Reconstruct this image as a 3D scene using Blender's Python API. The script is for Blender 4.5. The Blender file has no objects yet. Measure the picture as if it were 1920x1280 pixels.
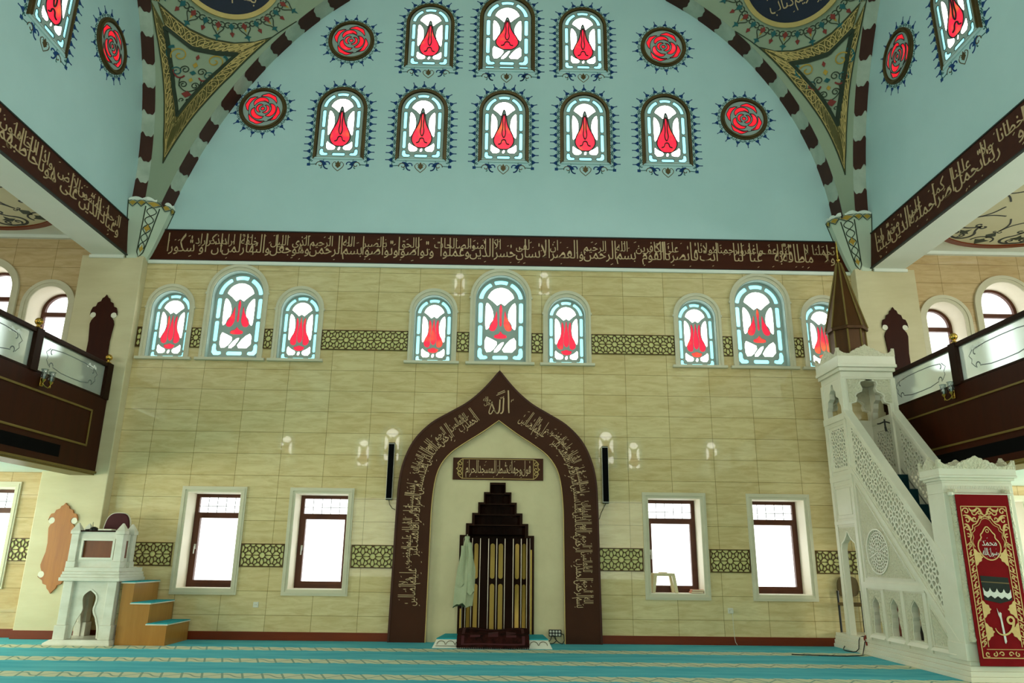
import bpy, bmesh, math, random
from mathutils import Vector, Matrix
from mathutils.geometry import tessellate_polygon
random.seed(7)
SC = bpy.context.scene
COL = SC.collection
PI = math.pi

# ------------------------------------------------------------------ camera
cd = bpy.data.cameras.new('camera')
cam = bpy.data.objects.new('camera', cd)
COL.objects.link(cam)
cd.sensor_width = 36.0
cd.lens = 1397.43 * 36.0 / 1920.0
cd.clip_end = 200
Rv, Uv, Fv = (Vector((0.99976484, -0.01814528, 0.01187472)), Vector((-0.0164663, -0.27889021, 0.96018181)),
              Vector((0.01411103, 0.96015155, 0.27912341)))
cam.matrix_world = Matrix(((Rv.x, Uv.x, -Fv.x, 0.021), (Rv.y, Uv.y, -Fv.y, -12.4729), (Rv.z, Uv.z, -Fv.z, 1.2677), (0, 0, 0, 1)))
SC.camera = cam

# ------------------------------------------------------------------ view, sky, daylight
SC.view_settings.view_transform = 'Standard'
SC.view_settings.look = 'None'
SC.view_settings.exposure = 0.0
SC.view_settings.gamma = 1.0
SC.view_settings.use_curve_mapping = False
wd = bpy.data.worlds.new('daylight_sky')
SC.world = wd
wd.use_nodes = True
bg = wd.node_tree.nodes['Background']
bg.inputs[0].default_value = (1.0, 1.0, 0.99, 1)
bg.inputs[1].default_value = 3.0


def area(name, loc, size, sizey, energy, color, direction):
    l = bpy.data.lights.new(name, 'AREA')
    l.shape = 'RECTANGLE'
    l.size, l.size_y, l.energy, l.color = size, sizey, energy, color
    o = bpy.data.objects.new(name, l)
    COL.objects.link(o)
    o.location = loc
    o.rotation_euler = Vector(direction).to_track_quat('-Z', 'Y').to_euler()
    return o


DAY = (0.94, 1.0, 0.85)
# daylight through the tall windows of the rear wall, the dome lantern and the two side aisles, plus an added upper fill
for k, x in enumerate((-4.8, -1.6, 1.6, 4.8)):
    area('rear_window_daylight', (x, -15.3, 2.1), 2.8, 3.4, 66, DAY, (0, 1, 0.55))
for x in (-3.2, 0.0, 3.2):
    area('rear_upper_fill', (x, -15.3, 12.95), 2.6, .7, 82, (0.80, 0.97, 1.0), (0, 1, -0.16))  # unseen fill added high at the rear to brighten the blue front wall
area('dome_lantern_daylight', (0, -7.5, 13.1), 7.0, 6.0, 110, (0.88, 1.0, 0.93), (0, 0.12, -1))
for sx in (-1, 1):
    for y in (-1.9, -5.2, -8.5):
        area('aisle_window_daylight', (sx * 11.6, y, 1.45), 1.6, 1.7, 165 if sx < 0 else 150, (1.0, 0.97, 0.80), (-sx, 0, -0.05))
        area('gallery_window_daylight', (sx * 11.6, y - 3.2, 5.1), 1.8, 1.5, 45 if sx < 0 else 110, (1.0, 1.0, 0.93), (-sx, 0, 0.3))

# ------------------------------------------------------------------ helpers
OFF = {}


def empty(name, loc=(0, 0, 0)):
    o = bpy.data.objects.new(name, None)
    o.empty_display_size = 0.1
    COL.objects.link(o)
    o.location = loc
    OFF[o.name] = Vector(loc)
    return o


def tag(o, label, cat, group=None, kind=None):
    o['label'] = label
    o['category'] = cat
    if group:
        o['group'] = group
    if kind:
        o['kind'] = kind
    return o


def thing(name, label, cat, loc=(0, 0, 0), group=None, kind=None):
    return tag(empty(name, loc), label, cat, group, kind)


def copy_tree(o, parent=None):
    c = o.copy()
    COL.objects.link(c)
    if parent is not None:
        c.parent = parent
    for ch in list(o.children):
        copy_tree(ch, c)
    return c


def chaikin(p, n=2, closed=True):
    for _ in range(n):
        q = []
        m = len(p)
        for i in range(m if closed else m - 1):
            a, b = p[i], p[(i + 1) % m]
            q.append((a[0] * .75 + b[0] * .25, a[1] * .75 + b[1] * .25))
            q.append((a[0] * .25 + b[0] * .75, a[1] * .25 + b[1] * .75))
        if not closed:
            q = [p[0]] + q + [p[-1]]
        p = q
    return p


def arch_pts(hw, z0, zs, n=22):
    return [(-hw, z0)] + [(-hw * math.cos(PI * k / n), zs + hw * math.sin(PI * k / n)) for k in range(n + 1)] + [(hw, z0)]


def rect(x0, x1, z0, z1):
    return [(x0, z0), (x1, z0), (x1, z1), (x0, z1)]


def circ(cx, cz, r, n=24, a0=0.0, ry=None):
    ry = r if ry is None else ry
    return [(cx + r * math.cos(a0 + 2 * PI * k / n), cz + ry * math.sin(a0 + 2 * PI * k / n)) for k in range(n)]


def spiral(cx, cz, r0, r1, a0, a1, n=22):
    return [(cx + (r0 + (r1 - r0) * k / n) * math.cos(a0 + (a1 - a0) * k / n),
             cz + (r0 + (r1 - r0) * k / n) * math.sin(a0 + (a1 - a0) * k / n)) for k in range(n + 1)]


def bez(p0, p1, p2, p3, n=14):
    r = []
    for k in range(n + 1):
        t = k / n
        a, b, c, d = (1 - t) ** 3, 3 * t * (1 - t) ** 2, 3 * t * t * (1 - t), t ** 3
        r.append((a * p0[0] + b * p1[0] + c * p2[0] + d * p3[0], a * p0[1] + b * p1[1] + c * p2[1] + d * p3[1]))
    return r


def spline(pts, m=8):
    """smooth curve through every point"""
    P = [pts[0]] + list(pts) + [pts[-1]]
    out = []
    for i in range(1, len(P) - 2):
        a, b, c, d = P[i - 1:i + 3]
        for k in range(m):
            t = k / m
            out.append(tuple(.5 * (2 * b[j] + (c[j] - a[j]) * t + (2 * a[j] - 5 * b[j] + 4 * c[j] - d[j]) * t * t + (3 * b[j] - a[j] - 3 * c[j] + d[j]) * t ** 3) for j in (0, 1)))
    return out + [tuple(pts[-1])]


def resample(pts, n):
    L = [0.0]
    for a, b in zip(pts, pts[1:]):
        L.append(L[-1] + math.dist(a, b))
    out = []
    for k in range(n):
        s = L[-1] * k / (n - 1)
        i = 0
        while i < len(L) - 2 and L[i + 1] < s:
            i += 1
        t = (s - L[i]) / max(1e-9, L[i + 1] - L[i])
        out.append(tuple(pa + (pb - pa) * t for pa, pb in zip(pts[i], pts[i + 1])))
    return out


def FW(y=0.0):
    return lambda u, v, o: (u, y - o, v)


def LWm(x):      # surface facing +x, read left to right along +y
    return lambda u, v, o: (x + o, u, v)


def RWm(x):      # surface facing -x, read left to right along -y
    return lambda u, v, o: (x - o, -u, v)


def FL(z):       # surface facing up
    return lambda u, v, o: (u, v, z + o)


def CE(z):       # surface facing down
    return lambda u, v, o: (u, v, z - o)


class MB:
    def __init__(s):
        s.v, s.f = [], []

    def add(s, verts, faces):
        b = len(s.v)
        s.v += [tuple(p) for p in verts]
        s.f += [tuple(i + b for i in f) for f in faces]

    def box(s, x0, x1, y0, y1, z0, z1, mp=None):
        p = [(x, y, z) for x in (x0, x1) for y in (y0, y1) for z in (z0, z1)]
        if mp:
            p = [mp(*q) for q in p]
        s.add(p, [(0, 1, 3, 2), (4, 6, 7, 5), (0, 4, 5, 1), (2, 3, 7, 6), (0, 2, 6, 4), (1, 5, 7, 3)])
        return s

    def plate(s, outer, holes, o0, o1, mp):
        loops = [outer] + list(holes)
        flat = [q for l in loops for q in l]
        tris = tessellate_polygon([[Vector((q[0], q[1], 0)) for q in l] for l in loops])
        n = len(flat)
        vs = [mp(q[0], q[1], o1) for q in flat] + [mp(q[0], q[1], o0) for q in flat]
        fs = [tuple(t) for t in tris] + [tuple(i + n for i in reversed(t)) for t in tris]
        b = 0
        for l in loops:
            m = len(l)
            for i in range(m):
                j = (i + 1) % m
                fs.append((b + i, b + j, b + j + n, b + i + n))
            b += m
        s.add(vs, fs)
        return s

    def ring(s, a, b, o0, o1, mp, closed=True):
        """solid band between two point rows of equal length"""
        n = len(a)
        vs = [mp(q[0], q[1], o1) for q in a] + [mp(q[0], q[1], o1) for q in b] + \
             [mp(q[0], q[1], o0) for q in a] + [mp(q[0], q[1], o0) for q in b]
        fs = []
        for i in range(n if closed else n - 1):
            j = (i + 1) % n
            fs += [(i, j, n + j, n + i), (2 * n + i, 3 * n + i, 3 * n + j, 2 * n + j), (i, 2 * n + i, 2 * n + j, j), (n + i, n + j, 3 * n + j, 3 * n + i)]
        if not closed:
            fs += [(0, n, 3 * n, 2 * n), (n - 1, 3 * n - 1, 4 * n - 1, 2 * n - 1)]
        s.add(vs, fs)
        return s

    def ribbon(s, pts, w, mp, o0=0.0, o1=0.004, closed=False, taper=None):
        n = len(pts)
        if n < 2:
            return s
        a, b = [], []
        for i in range(n):
            if closed:
                p, q = pts[i - 1], pts[(i + 1) % n]
            else:
                p, q = pts[max(0, i - 1)], pts[min(n - 1, i + 1)]
            dx, dy = q[0] - p[0], q[1] - p[1]
            L = math.hypot(dx, dy) or 1e-9
            h = w / 2 * (taper(i / (n - 1)) if taper else 1.0)
            a.append((pts[i][0] - dy / L * h, pts[i][1] + dx / L * h))
            b.append((pts[i][0] + dy / L * h, pts[i][1] - dx / L * h))
        return s.ring(a, b, o0, o1, mp, closed)

    def poly(s, pts, mp, o0=0.0, o1=0.004):
        return s.plate(pts, [], o0, o1, mp)

    def tube(s, pts, r, n=8, closed=False, radii=None):
        P = [Vector(p) for p in pts]
        m = len(P)
        rings = []
        prev = None
        for i in range(m):
            a, b = (P[i - 1], P[(i + 1) % m]) if closed else (P[max(0, i - 1)], P[min(m - 1, i + 1)])
            t = (b - a).normalized()
            if prev is None:
                up = Vector((0, 0, 1)) if abs(t.z) < .9 else Vector((1, 0, 0))
                x = t.cross(up).normalized()
            else:
                x = (prev - t * prev.dot(t)).normalized()
            prev = x
            y = t.cross(x)
            rr = radii[i] if radii else r
            rings.append([P[i] + (x * math.cos(2 * PI * k / n) + y * math.sin(2 * PI * k / n)) * rr for k in range(n)])
        vs = [q for g in rings for q in g]
        fs = []
        for i in range(m if closed else m - 1):
            j = (i + 1) % m
            for k in range(n):
                l = (k + 1) % n
                fs.append((i * n + k, i * n + l, j * n + l, j * n + k))
        if not closed:
            fs += [tuple(range(n))[::-1], tuple((m - 1) * n + k for k in range(n))]
        s.add(vs, fs)
        return s

    def lathe(s, prof, c, n=20, mp=None):
        m = len(prof)
        vs = []
        for r, z in prof:
            for k in range(n):
                vs.append((c[0] + r * math.cos(2 * PI * k / n), c[1] + r * math.sin(2 * PI * k / n), c[2] + z))
        fs = [(i * n + k, i * n + (k + 1) % n, (i + 1) * n + (k + 1) % n, (i + 1) * n + k) for i in range(m - 1) for k in range(n)]
        fs += [tuple(range(n))[::-1], tuple((m - 1) * n + k for k in range(n))]
        s.add(vs, fs)
        return s

    def loft(s, loops):
        n = len(loops[0])
        vs = [q for l in loops for q in l]
        fs = [(i * n + k, i * n + (k + 1) % n, (i + 1) * n + (k + 1) % n, (i + 1) * n + k) for i in range(len(loops) - 1) for k in range(n)]
        fs += [tuple(range(n))[::-1], tuple((len(loops) - 1) * n + k for k in range(n))]
        s.add(vs, fs)
        return s

    def grid(s, fn, nu, nv):
        vs = [fn(i / nu, j / nv) for j in range(nv + 1) for i in range(nu + 1)]
        fs = [(j * (nu + 1) + i, j * (nu + 1) + i + 1, (j + 1) * (nu + 1) + i + 1, (j + 1) * (nu + 1) + i) for j in range(nv) for i in range(nu)]
        s.add(vs, fs)
        return s

    def build(s, name, m, parent=None, smooth=False, bevel=0.0, recalc=True):
        off = Vector((0, 0, 0))
        if parent is not None:
            off = OFF[parent.name]
        me = bpy.data.meshes.new(name)
        me.from_pydata([tuple(Vector(p) - off) for p in s.v], [], s.f)
        me.update()
        bm = bmesh.new()
        bm.from_mesh(me)
        bmesh.ops.remove_doubles(bm, verts=bm.verts, dist=1e-6)
        if recalc:
            bmesh.ops.recalc_face_normals(bm, faces=bm.faces)
        if bevel:
            es = [e for e in bm.edges if len(e.link_faces) == 2 and e.calc_face_angle(0) > .6]
            bmesh.ops.bevel(bm, geom=es, offset=bevel, segments=2, affect='EDGES', profile=.5)
        bm.to_mesh(me)
        bm.free()
        if smooth:
            for p in me.polygons:
                p.use_smooth = True
            me.set_sharp_from_angle(angle=0.7)
        me.materials.append(m)
        o = bpy.data.objects.new(name, me)
        COL.objects.link(o)
        if parent is not None:
            o.parent = parent
        OFF[o.name] = off
        return o


# ------------------------------------------------------------------ materials
def lin(c):
    if isinstance(c, str):
        c = [int(c[i:i + 2], 16) / 255 for i in (0, 2, 4)]
    return tuple(x / 12.92 if x <= .04045 else ((x + .055) / 1.055) ** 2.4 for x in c) + (1.0,)


def nodes(name):
    m = bpy.data.materials.new(name)
    m.use_nodes = True
    nt = m.node_tree
    return m, nt, nt.nodes['Principled BSDF']


def pos_scaled(nt, sc):
    g = nt.nodes.new('ShaderNodeNewGeometry')
    mp = nt.nodes.new('ShaderNodeMapping')
    mp.inputs['Scale'].default_value = sc
    nt.links.new(g.outputs['Position'], mp.inputs['Vector'])
    return mp.outputs[0]


def mat(name, c1, c2=None, scale=(4, 4, 4), rough=.5, metal=0.0, spec=.4, bump=0.0, bscale=None, bdist=.02, detail=5, contrast=.5, coat=0.0):
    m, nt, b = nodes(name)
    b.inputs['Roughness'].default_value = rough
    b.inputs['Metallic'].default_value = metal
    b.inputs['Specular IOR Level'].default_value = spec
    if coat:
        b.inputs['Coat Weight'].default_value = coat
        b.inputs['Coat Roughness'].default_value = .08
    if c2 is None:
        c2 = c1
    n = nt.nodes.new('ShaderNodeTexNoise')
    n.inputs['Scale'].default_value = 1.0
    n.inputs['Detail'].default_value = detail
    n.inputs['Roughness'].default_value = .6
    nt.links.new(pos_scaled(nt, scale), n.inputs['Vector'])
    r = nt.nodes.new('ShaderNodeValToRGB')
    r.color_ramp.elements[0].position = .5 - contrast / 2
    r.color_ramp.elements[1].position = .5 + contrast / 2
    r.color_ramp.elements[0].color = lin(c1)
    r.color_ramp.elements[1].color = lin(c2)
    nt.links.new(n.outputs[0], r.inputs[0])
    nt.links.new(r.outputs[0], b.inputs['Base Color'])
    if bump:
        n2 = nt.nodes.new('ShaderNodeTexNoise')
        n2.inputs['Scale'].default_value = 1.0
        n2.inputs['Detail'].default_value = 6
        nt.links.new(pos_scaled(nt, bscale or scale), n2.inputs['Vector'])
        bp = nt.nodes.new('ShaderNodeBump')
        bp.inputs['Strength'].default_value = bump
        bp.inputs['Distance'].default_value = bdist
        nt.links.new(n2.outputs[0], bp.inputs['Height'])
        nt.links.new(bp.outputs[0], b.inputs['Normal'])
    return m


def glow(name, c, strength, c2=None, scale=(3, 3, 3)):
    """backlit coloured glass"""
    m, nt, b = nodes(name)
    b.inputs['Base Color'].default_value = lin(c)
    b.inputs['Roughness'].default_value = .25
    b.inputs['Emission Strength'].default_value = strength
    if c2:
        n = nt.nodes.new('ShaderNodeTexNoise')
        n.inputs['Scale'].default_value = 1.0
        n.inputs['Detail'].default_value = 2
        nt.links.new(pos_scaled(nt, scale), n.inputs['Vector'])
        r = nt.nodes.new('ShaderNodeValToRGB')
        r.color_ramp.elements[0].position = .54
        r.color_ramp.elements[1].position = .74
        r.color_ramp.elements[0].color = lin(c)
        r.color_ramp.elements[1].color = lin(c2)
        nt.links.new(n.outputs[0], r.inputs[0])
        nt.links.new(r.outputs[0], b.inputs['Emission Color'])
    else:
        b.inputs['Emission Color'].default_value = lin(c)
    return m


def tile_mat(name='marble_tile', c1='e4d3a2', c2='dac591'):
    m, nt, b = nodes(name)
    g = nt.nodes.new('ShaderNodeNewGeometry')
    sx = nt.nodes.new('ShaderNodeSeparateXYZ')
    nt.links.new(g.outputs['Position'], sx.inputs[0])
    cx = nt.nodes.new('ShaderNodeCombineXYZ')

    def add(sock, d):
        a = nt.nodes.new('ShaderNodeMath')
        a.inputs[1].default_value = d
        nt.links.new(sock, a.inputs[0])
        return a.outputs[0]
    sm = nt.nodes.new('ShaderNodeMath')
    nt.links.new(sx.outputs[0], sm.inputs[0])
    nt.links.new(sx.outputs[1], sm.inputs[1])
    nt.links.new(add(sm.outputs[0], 72.2), cx.inputs[0])
    nt.links.new(add(sx.outputs[2], 36.0 - 4.325 % .36), cx.inputs[1])
    br = nt.nodes.new('ShaderNodeTexBrick')
    br.offset = 0.0
    br.squash = 1.0
    br.inputs['Scale'].default_value = 1.0
    br.inputs['Brick Width'].default_value = .722
    br.inputs['Row Height'].default_value = .36
    br.inputs['Mortar Size'].default_value = .0034
    br.inputs['Mortar Smooth'].default_value = .2
    br.inputs['Bias'].default_value = 0.0
    br.inputs['Color1'].default_value = lin(c1)
    br.inputs['Color2'].default_value = lin(c2)
    br.inputs['Mortar'].default_value = lin('85723f')
    nt.links.new(cx.outputs[0], br.inputs['Vector'])
    n = nt.nodes.new('ShaderNodeTexNoise')
    n.inputs['Scale'].default_value = 1.0
    n.inputs['Detail'].default_value = 8
    n.inputs['Roughness'].default_value = .68
    n.inputs['Distortion'].default_value = .6
    nt.links.new(pos_scaled(nt, (2.2, 2.2, 13.0)), n.inputs['Vector'])
    r = nt.nodes.new('ShaderNodeValToRGB')
    r.color_ramp.elements[0].position = .36
    r.color_ramp.elements[1].position = .60
    r.color_ramp.elements[0].color = lin('c2ab78')
    r.color_ramp.elements[1].color = (1, 1, 1, 1)
    nt.links.new(n.outputs[0], r.inputs[0])
    mx = nt.nodes.new('ShaderNodeMixRGB')
    mx.blend_type = 'MULTIPLY'
    mx.inputs[0].default_value = .38
    nt.links.new(br.outputs['Color'], mx.inputs[1])
    nt.links.new(r.outputs[0], mx.inputs[2])
    nt.links.new(mx.outputs[0], b.inputs['Base Color'])
    b.inputs['Roughness'].default_value = .025
    b.inputs['Specular IOR Level'].default_value = .5
    return m


def carpet_mat():
    m, nt, b = nodes('prayer_carpet')
    L = nt.links
    g = nt.nodes.new('ShaderNodeNewGeometry')
    s = nt.nodes.new('ShaderNodeSeparateXYZ')
    L.new(g.outputs['Position'], s.inputs[0])

    def M(op, a, bb=None, c=None):
        k = nt.nodes.new('ShaderNodeMath')
        k.operation = op
        for i, q in enumerate((a, bb, c)):
            if q is None:
                continue
            if isinstance(q, (int, float)):
                k.inputs[i].default_value = q
            else:
                L.new(q, k.inputs[i])
        return k.outputs[0]
    y = M('ADD', s.outputs[1], 1.08 + 1.25 * 20 + .625)
    fy = M('SUBTRACT', M('FRACT', M('DIVIDE', y, 1.25)), .5)
    d = M('MULTIPLY', fy, 1.25)                       # distance from the stripe axis, m
    x = s.outputs[0]
    wav = M('MULTIPLY', M('SINE', M('MULTIPLY', x, 2 * PI / .44)), .055)
    half = M('ADD', .15, M('MULTIPLY', M('ABSOLUTE', M('SINE', M('MULTIPLY', x, PI / .22))), .045))
    inside = M('LESS_THAN', M('ABSOLUTE', d), half)
    vein = M('LESS_THAN', M('ABSOLUTE', M('SUBTRACT', d, M('MULTIPLY', wav, 1.9))), .02)
    slash = M('LESS_THAN', M('ABSOLUTE', M('SUBTRACT', M('FRACT', M('ADD', M('DIVIDE', x, .22), M('MULTIPLY', d, 1.6))), .5)), .06)
    n = nt.nodes.new('ShaderNodeTexNoise')
    n.inputs['Scale'].default_value = 1.0
    n.inputs['Detail'].default_value = 6
    L.new(pos_scaled(nt, (1.1, 5, 1)), n.inputs['Vector'])
    r = nt.nodes.new('ShaderNodeValToRGB')
    r.color_ramp.elements[0].position = .3
    r.color_ramp.elements[1].position = .7
    r.color_ramp.elements[0].color = lin('45a8bc')
    r.color_ramp.elements[1].color = lin('68c0ca')
    L.new(n.outputs[0], r.inputs[0])

    def mix(f, a, c):
        k = nt.nodes.new('ShaderNodeMixRGB')
        L.new(f, k.inputs[0])
        if isinstance(a, tuple):
            k.inputs[1].default_value = a
        else:
            L.new(a, k.inputs[1])
        k.inputs[2].default_value = c
        return k.outputs[0]
    cream = mix(M('MAXIMUM', vein, slash), lin('d2d3b4'), lin('8ba392'))
    k = nt.nodes.new('ShaderNodeMixRGB')
    L.new(inside, k.inputs[0])
    L.new(r.outputs[0], k.inputs[1])
    L.new(cream, k.inputs[2])
    L.new(k.outputs[0], b.inputs['Base Color'])
    b.inputs['Roughness'].default_value = .95
    b.inputs['Specular IOR Level'].default_value = .1
    b.inputs['Sheen Weight'].default_value = .0
    bp = nt.nodes.new('ShaderNodeBump')
    bp.inputs['Strength'].default_value = .4
    n2 = nt.nodes.new('ShaderNodeTexNoise')
    n2.inputs['Scale'].default_value = 90
    L.new(g.outputs['Position'], n2.inputs['Vector'])
    L.new(n2.outputs[0], bp.inputs['Height'])
    L.new(bp.outputs[0], b.inputs['Normal'])
    return m


def pane_mat(name, tint, gloss=.06):
    m = bpy.data.materials.new(name)
    m.use_nodes = True
    nt = m.node_tree
    nt.nodes.remove(nt.nodes['Principled BSDF'])
    t = nt.nodes.new('ShaderNodeBsdfTransparent')
    t.inputs[0].default_value = tint
    gl = nt.nodes.new('ShaderNodeBsdfGlossy')
    gl.inputs['Roughness'].default_value = .02
    mx = nt.nodes.new('ShaderNodeMixShader')
    mx.inputs[0].default_value = gloss
    nt.links.new(t.outputs[0], mx.inputs[1])
    nt.links.new(gl.outputs[0], mx.inputs[2])
    nt.links.new(mx.outputs[0], nt.nodes['Material Output'].inputs[0])
    return m


def frosted_mat():
    m = bpy.data.materials.new('frosted_glass')
    m.use_nodes = True
    nt = m.node_tree
    nt.nodes.remove(nt.nodes['Principled BSDF'])
    a = nt.nodes.new('ShaderNodeBsdfTranslucent')
    a.inputs[0].default_value = (.86, .95, .92, 1)
    d = nt.nodes.new('ShaderNodeBsdfDiffuse')
    d.inputs[0].default_value = (.62, .72, .68, 1)
    t = nt.nodes.new('ShaderNodeBsdfRefraction')
    t.inputs['Color'].default_value = (.93, .99, .97, 1)
    t.inputs['Roughness'].default_value = .28
    t.inputs['IOR'].default_value = 1.08
    m1 = nt.nodes.new('ShaderNodeMixShader')
    m1.inputs[0].default_value = .3
    m2 = nt.nodes.new('ShaderNodeMixShader')
    m2.inputs[0].default_value = .66
    L = nt.links
    L.new(a.outputs[0], m1.inputs[1])
    L.new(d.outputs[0], m1.inputs[2])
    L.new(m1.outputs[0], m2.inputs[1])
    L.new(t.outputs[0], m2.inputs[2])
    L.new(m2.outputs[0], nt.nodes['Material Output'].inputs[0])
    return m


T = {}
T['tile'] = tile_mat()
T['tile_aisle'] = tile_mat('beige_aisle_tile', 'd8c096', 'ccb082')
T['spire'] = mat('olive_brown_spire', '46290d', '573613', (9, 9, 1.5), rough=.35, metal=.25, spec=.3)
T['carpet'] = carpet_mat()
T['stone'] = mat('travertine', 'c6ba92', 'd8ceaa', (1.2, 1.2, 5), rough=.35, spec=.3, contrast=.6)
T['rosy'] = mat('beige_stone', 'c9bb92', 'dccfa6', (2.5, 2.5, 2.5), rough=.3, spec=.3, contrast=.7)
T['blue'] = mat('pale_blue_plaster', 'b9d8da', 'c4e1e3', (.8, .8, .8), rough=.8, spec=.2)
T['white'] = mat('white_plaster', 'e2e8dd', 'ebefe5', (1, 1, 1), rough=.8, spec=.2)
T['sage'] = mat('sage_plaster', '98a48c', 'a3ad96', (1, 1, 1), rough=.8, spec=.2)
T['trimstone'] = mat('grey_stone_moulding', 'cfc9ae', 'dad4bb', (2, 2, 6), rough=.45, spec=.3)
T['panelplaster'] = mat('grey_teal_plaster', '9fb0ab', 'a9b8b2', (2, 2, 2), rough=.7, spec=.2)
T['marble'] = mat('carved_white_marble', 'dcd8c2', 'ebe7d5', (2.5, 2.5, 4), rough=.4, spec=.35, contrast=.7)
T['carved'] = mat('relief_carved_marble', 'd6d0b0', 'e4dfc6', (3, 3, 3), rough=.5, spec=.3, bump=1.0, bscale=(34, 34, 34), bdist=.04)
T['kmarble'] = mat('veined_white_marble', 'c9c7b6', 'e4e2d6', (3, 3, 7), rough=.3, spec=.35, contrast=.5)
T['wood'] = mat('dark_mahogany', '2c0d02', '3a1304', (9, 9, 1.2), rough=.5, spec=.12)
T['woodh'] = mat('mahogany_board', '3a1406', '48200c', (1.2, 6, 9), rough=.5, spec=.15)
T['base'] = mat('mahogany_skirting', '692508', '792f0d', (1.2, 6, 9), rough=.35, spec=.3)
T['mihrab'] = mat('chocolate_board', '3c1f10', '472615', (2, 2, 2), rough=.5, spec=.15)
T['niche'] = mat('dark_walnut', '1d0b03', '2c1407', (14, 14, 1.5), rough=.55, spec=.1)
T['oak'] = mat('amber_oak', '9a5a22', 'b8742f', (14, 14, 1.3), rough=.35, spec=.35)
T['oakpale'] = mat('honey_oak_veneer', '9f6c2c', 'b07d3a', (12, 12, 1.3), rough=.3, spec=.35)
T['pvc'] = mat('brown_window_frame', '4a210c', '582b10', (8, 8, 1.5), rough=.4, spec=.35)
T['gold'] = mat('gilt_paint', 'c2a564', 'd0b474', (3, 3, 3), rough=.45, metal=.25, spec=.4)
T['paleg'] = mat('pale_gilt_lettering', 'bfa27a', 'ccb088', (3, 3, 3), rough=.45, metal=.15, spec=.4)
T['brass'] = mat('polished_brass', 'b08a3c', 'cda954', (3, 3, 3), rough=.22, metal=1.0)
T['oldgold'] = mat('dull_gilt_moulding', '6d5a26', '7d6830', (3, 3, 3), rough=.45, metal=.3)
T['revealwhite'] = mat('cream_reveal', 'efe7d0', 'f5eedb', (2, 2, 2), rough=.6)
T['inlay'] = mat('satin_gold_inlay', 'b2913f', 'bd9c4a', (3, 3, 3), rough=.4, metal=.3)
T['steel'] = mat('bright_metal_strip', 'c7b6a6', 'd5c6b8', (3, 3, 3), rough=.3, metal=.9)
T['lattice'] = mat('dark_olive_lattice', '46300e', '553c14', (5, 5, 5), rough=.45, spec=.3)
T['latticeback'] = mat('cream_lattice_backing', 'dcd68c', 'e4de9a', (2, 2, 2), rough=.5)
T['bronze'] = mat('aged_bronze_moulding', '4d3d22', '6b5732', (3, 3, 3), rough=.4, metal=.35, spec=.4)
T['line'] = mat('dark_outline_paint', '202524', '26302c', (3, 3, 3), rough=.6)
T['cobalt'] = mat('cobalt_blue_paint', '1d3f78', '2a4f86', (9, 9, 9), rough=.7, spec=.1)
T['teal'] = mat('dusky_teal_paint', '2a5d63', '35696a', (9, 9, 9), rough=.7, spec=.1)
T['olive'] = mat('olive_gilt_ground', '4e4718', '5d5422', (4, 4, 4), rough=.6)
T['deepgreen'] = mat('deep_green_paint', '1f2c1c', '283620', (4, 4, 4), rough=.6)
T['redpaint'] = mat('brick_red_paint', '7d2a24', '8d352c', (4, 4, 4), rough=.7)
T['ochre'] = mat('ochre_gilt_paint', 'ad8a2e', 'be9a3c', (4, 4, 4), rough=.55, metal=.2)
T['navy'] = mat('navy_ground', '141c30', '182138', (4, 4, 4), rough=.6)
T['vmarble'] = mat('painted_grey_marble', 'a9b3a2', 'c4cbbb', (3, 3, 3), rough=.7, contrast=.35, detail=9)
T['vbrown'] = mat('painted_brown_stone', '3f1e14', '4a261a', (3, 3, 3), rough=.7)
T['black'] = mat('black_plastic', '101010', '171717', (5, 5, 5), rough=.4)
T['grille'] = mat('black_speaker_mesh', '050506', '0b0b0c', (300, 300, 300), rough=.8, spec=.05, contrast=.1)
T['silver'] = mat('silver_edge', 'b5b5ac', 'c4c4bb', (5, 5, 5), rough=.35, metal=.6)
T['plastic'] = mat('white_plastic', 'd8d6c6', 'e2e0d2', (5, 5, 5), rough=.4)
T['cloth'] = mat('pale_sage_cotton', 'a6ad8c', 'b3b999', (8, 8, 8), rough=.9, spec=.1, bump=.3, bscale=(60, 60, 60))
T['tealcloth'] = mat('teal_tread_carpet', '2c9aa6', '3aaab4', (9, 9, 9), rough=.95, spec=.1)
T['darkteal'] = mat('dark_teal_stair_carpet', '0d2a30', '14363c', (9, 9, 9), rough=.95, spec=.1)
T['rug'] = mat('dark_oriental_rug', '1c0f0c', '3c1a16', (9, 5, 9), rough=.95, spec=.05, contrast=.3)
T['maroon'] = mat('maroon_upholstery', '3b0f14', '48151b', (9, 9, 9), rough=.8)
T['red'] = mat('crimson_banner_cloth', '760b11', '840f15', (7, 7, 7), rough=.85, spec=.1)
T['embroid'] = mat('gold_embroidery', 'c9a566', 'd8b878', (20, 20, 20), rough=.6, metal=.15)
T['whitecl'] = mat('white_embroidery', 'd9d6cc', 'e3e1d8', (9, 9, 9), rough=.8)
T['charcoal'] = mat('charcoal_cloth', '1c211c', '272c26', (9, 9, 9), rough=.9)
T['frost'] = frosted_mat()
T['pane'] = pane_mat('clear_window_pane', (.97, .98, .97, 1))
T['etch'] = mat('grey_etched_line', '5a686a', '647274', (9, 9, 9), rough=.5)
T['etchw'] = mat('white_etched_leaf', 'e6ece8', 'f0f4f0', (9, 9, 9), rough=.5)
T['tulipshade'] = pane_mat('smoked_tulip_glass', (.62, .68, .7, 1), .15)
T['gwhite'] = glow('milk_white_glass', 'fffdf4', 8.0)
T['gcyan'] = glow('pale_cyan_glass', 'a8f4fa', 1.12, 'c8fbff', (2, 2, 2))
T['gred'] = glow('ruby_glass', 'ec2844', .88, 'f57838', (4, 4, 4))
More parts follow.
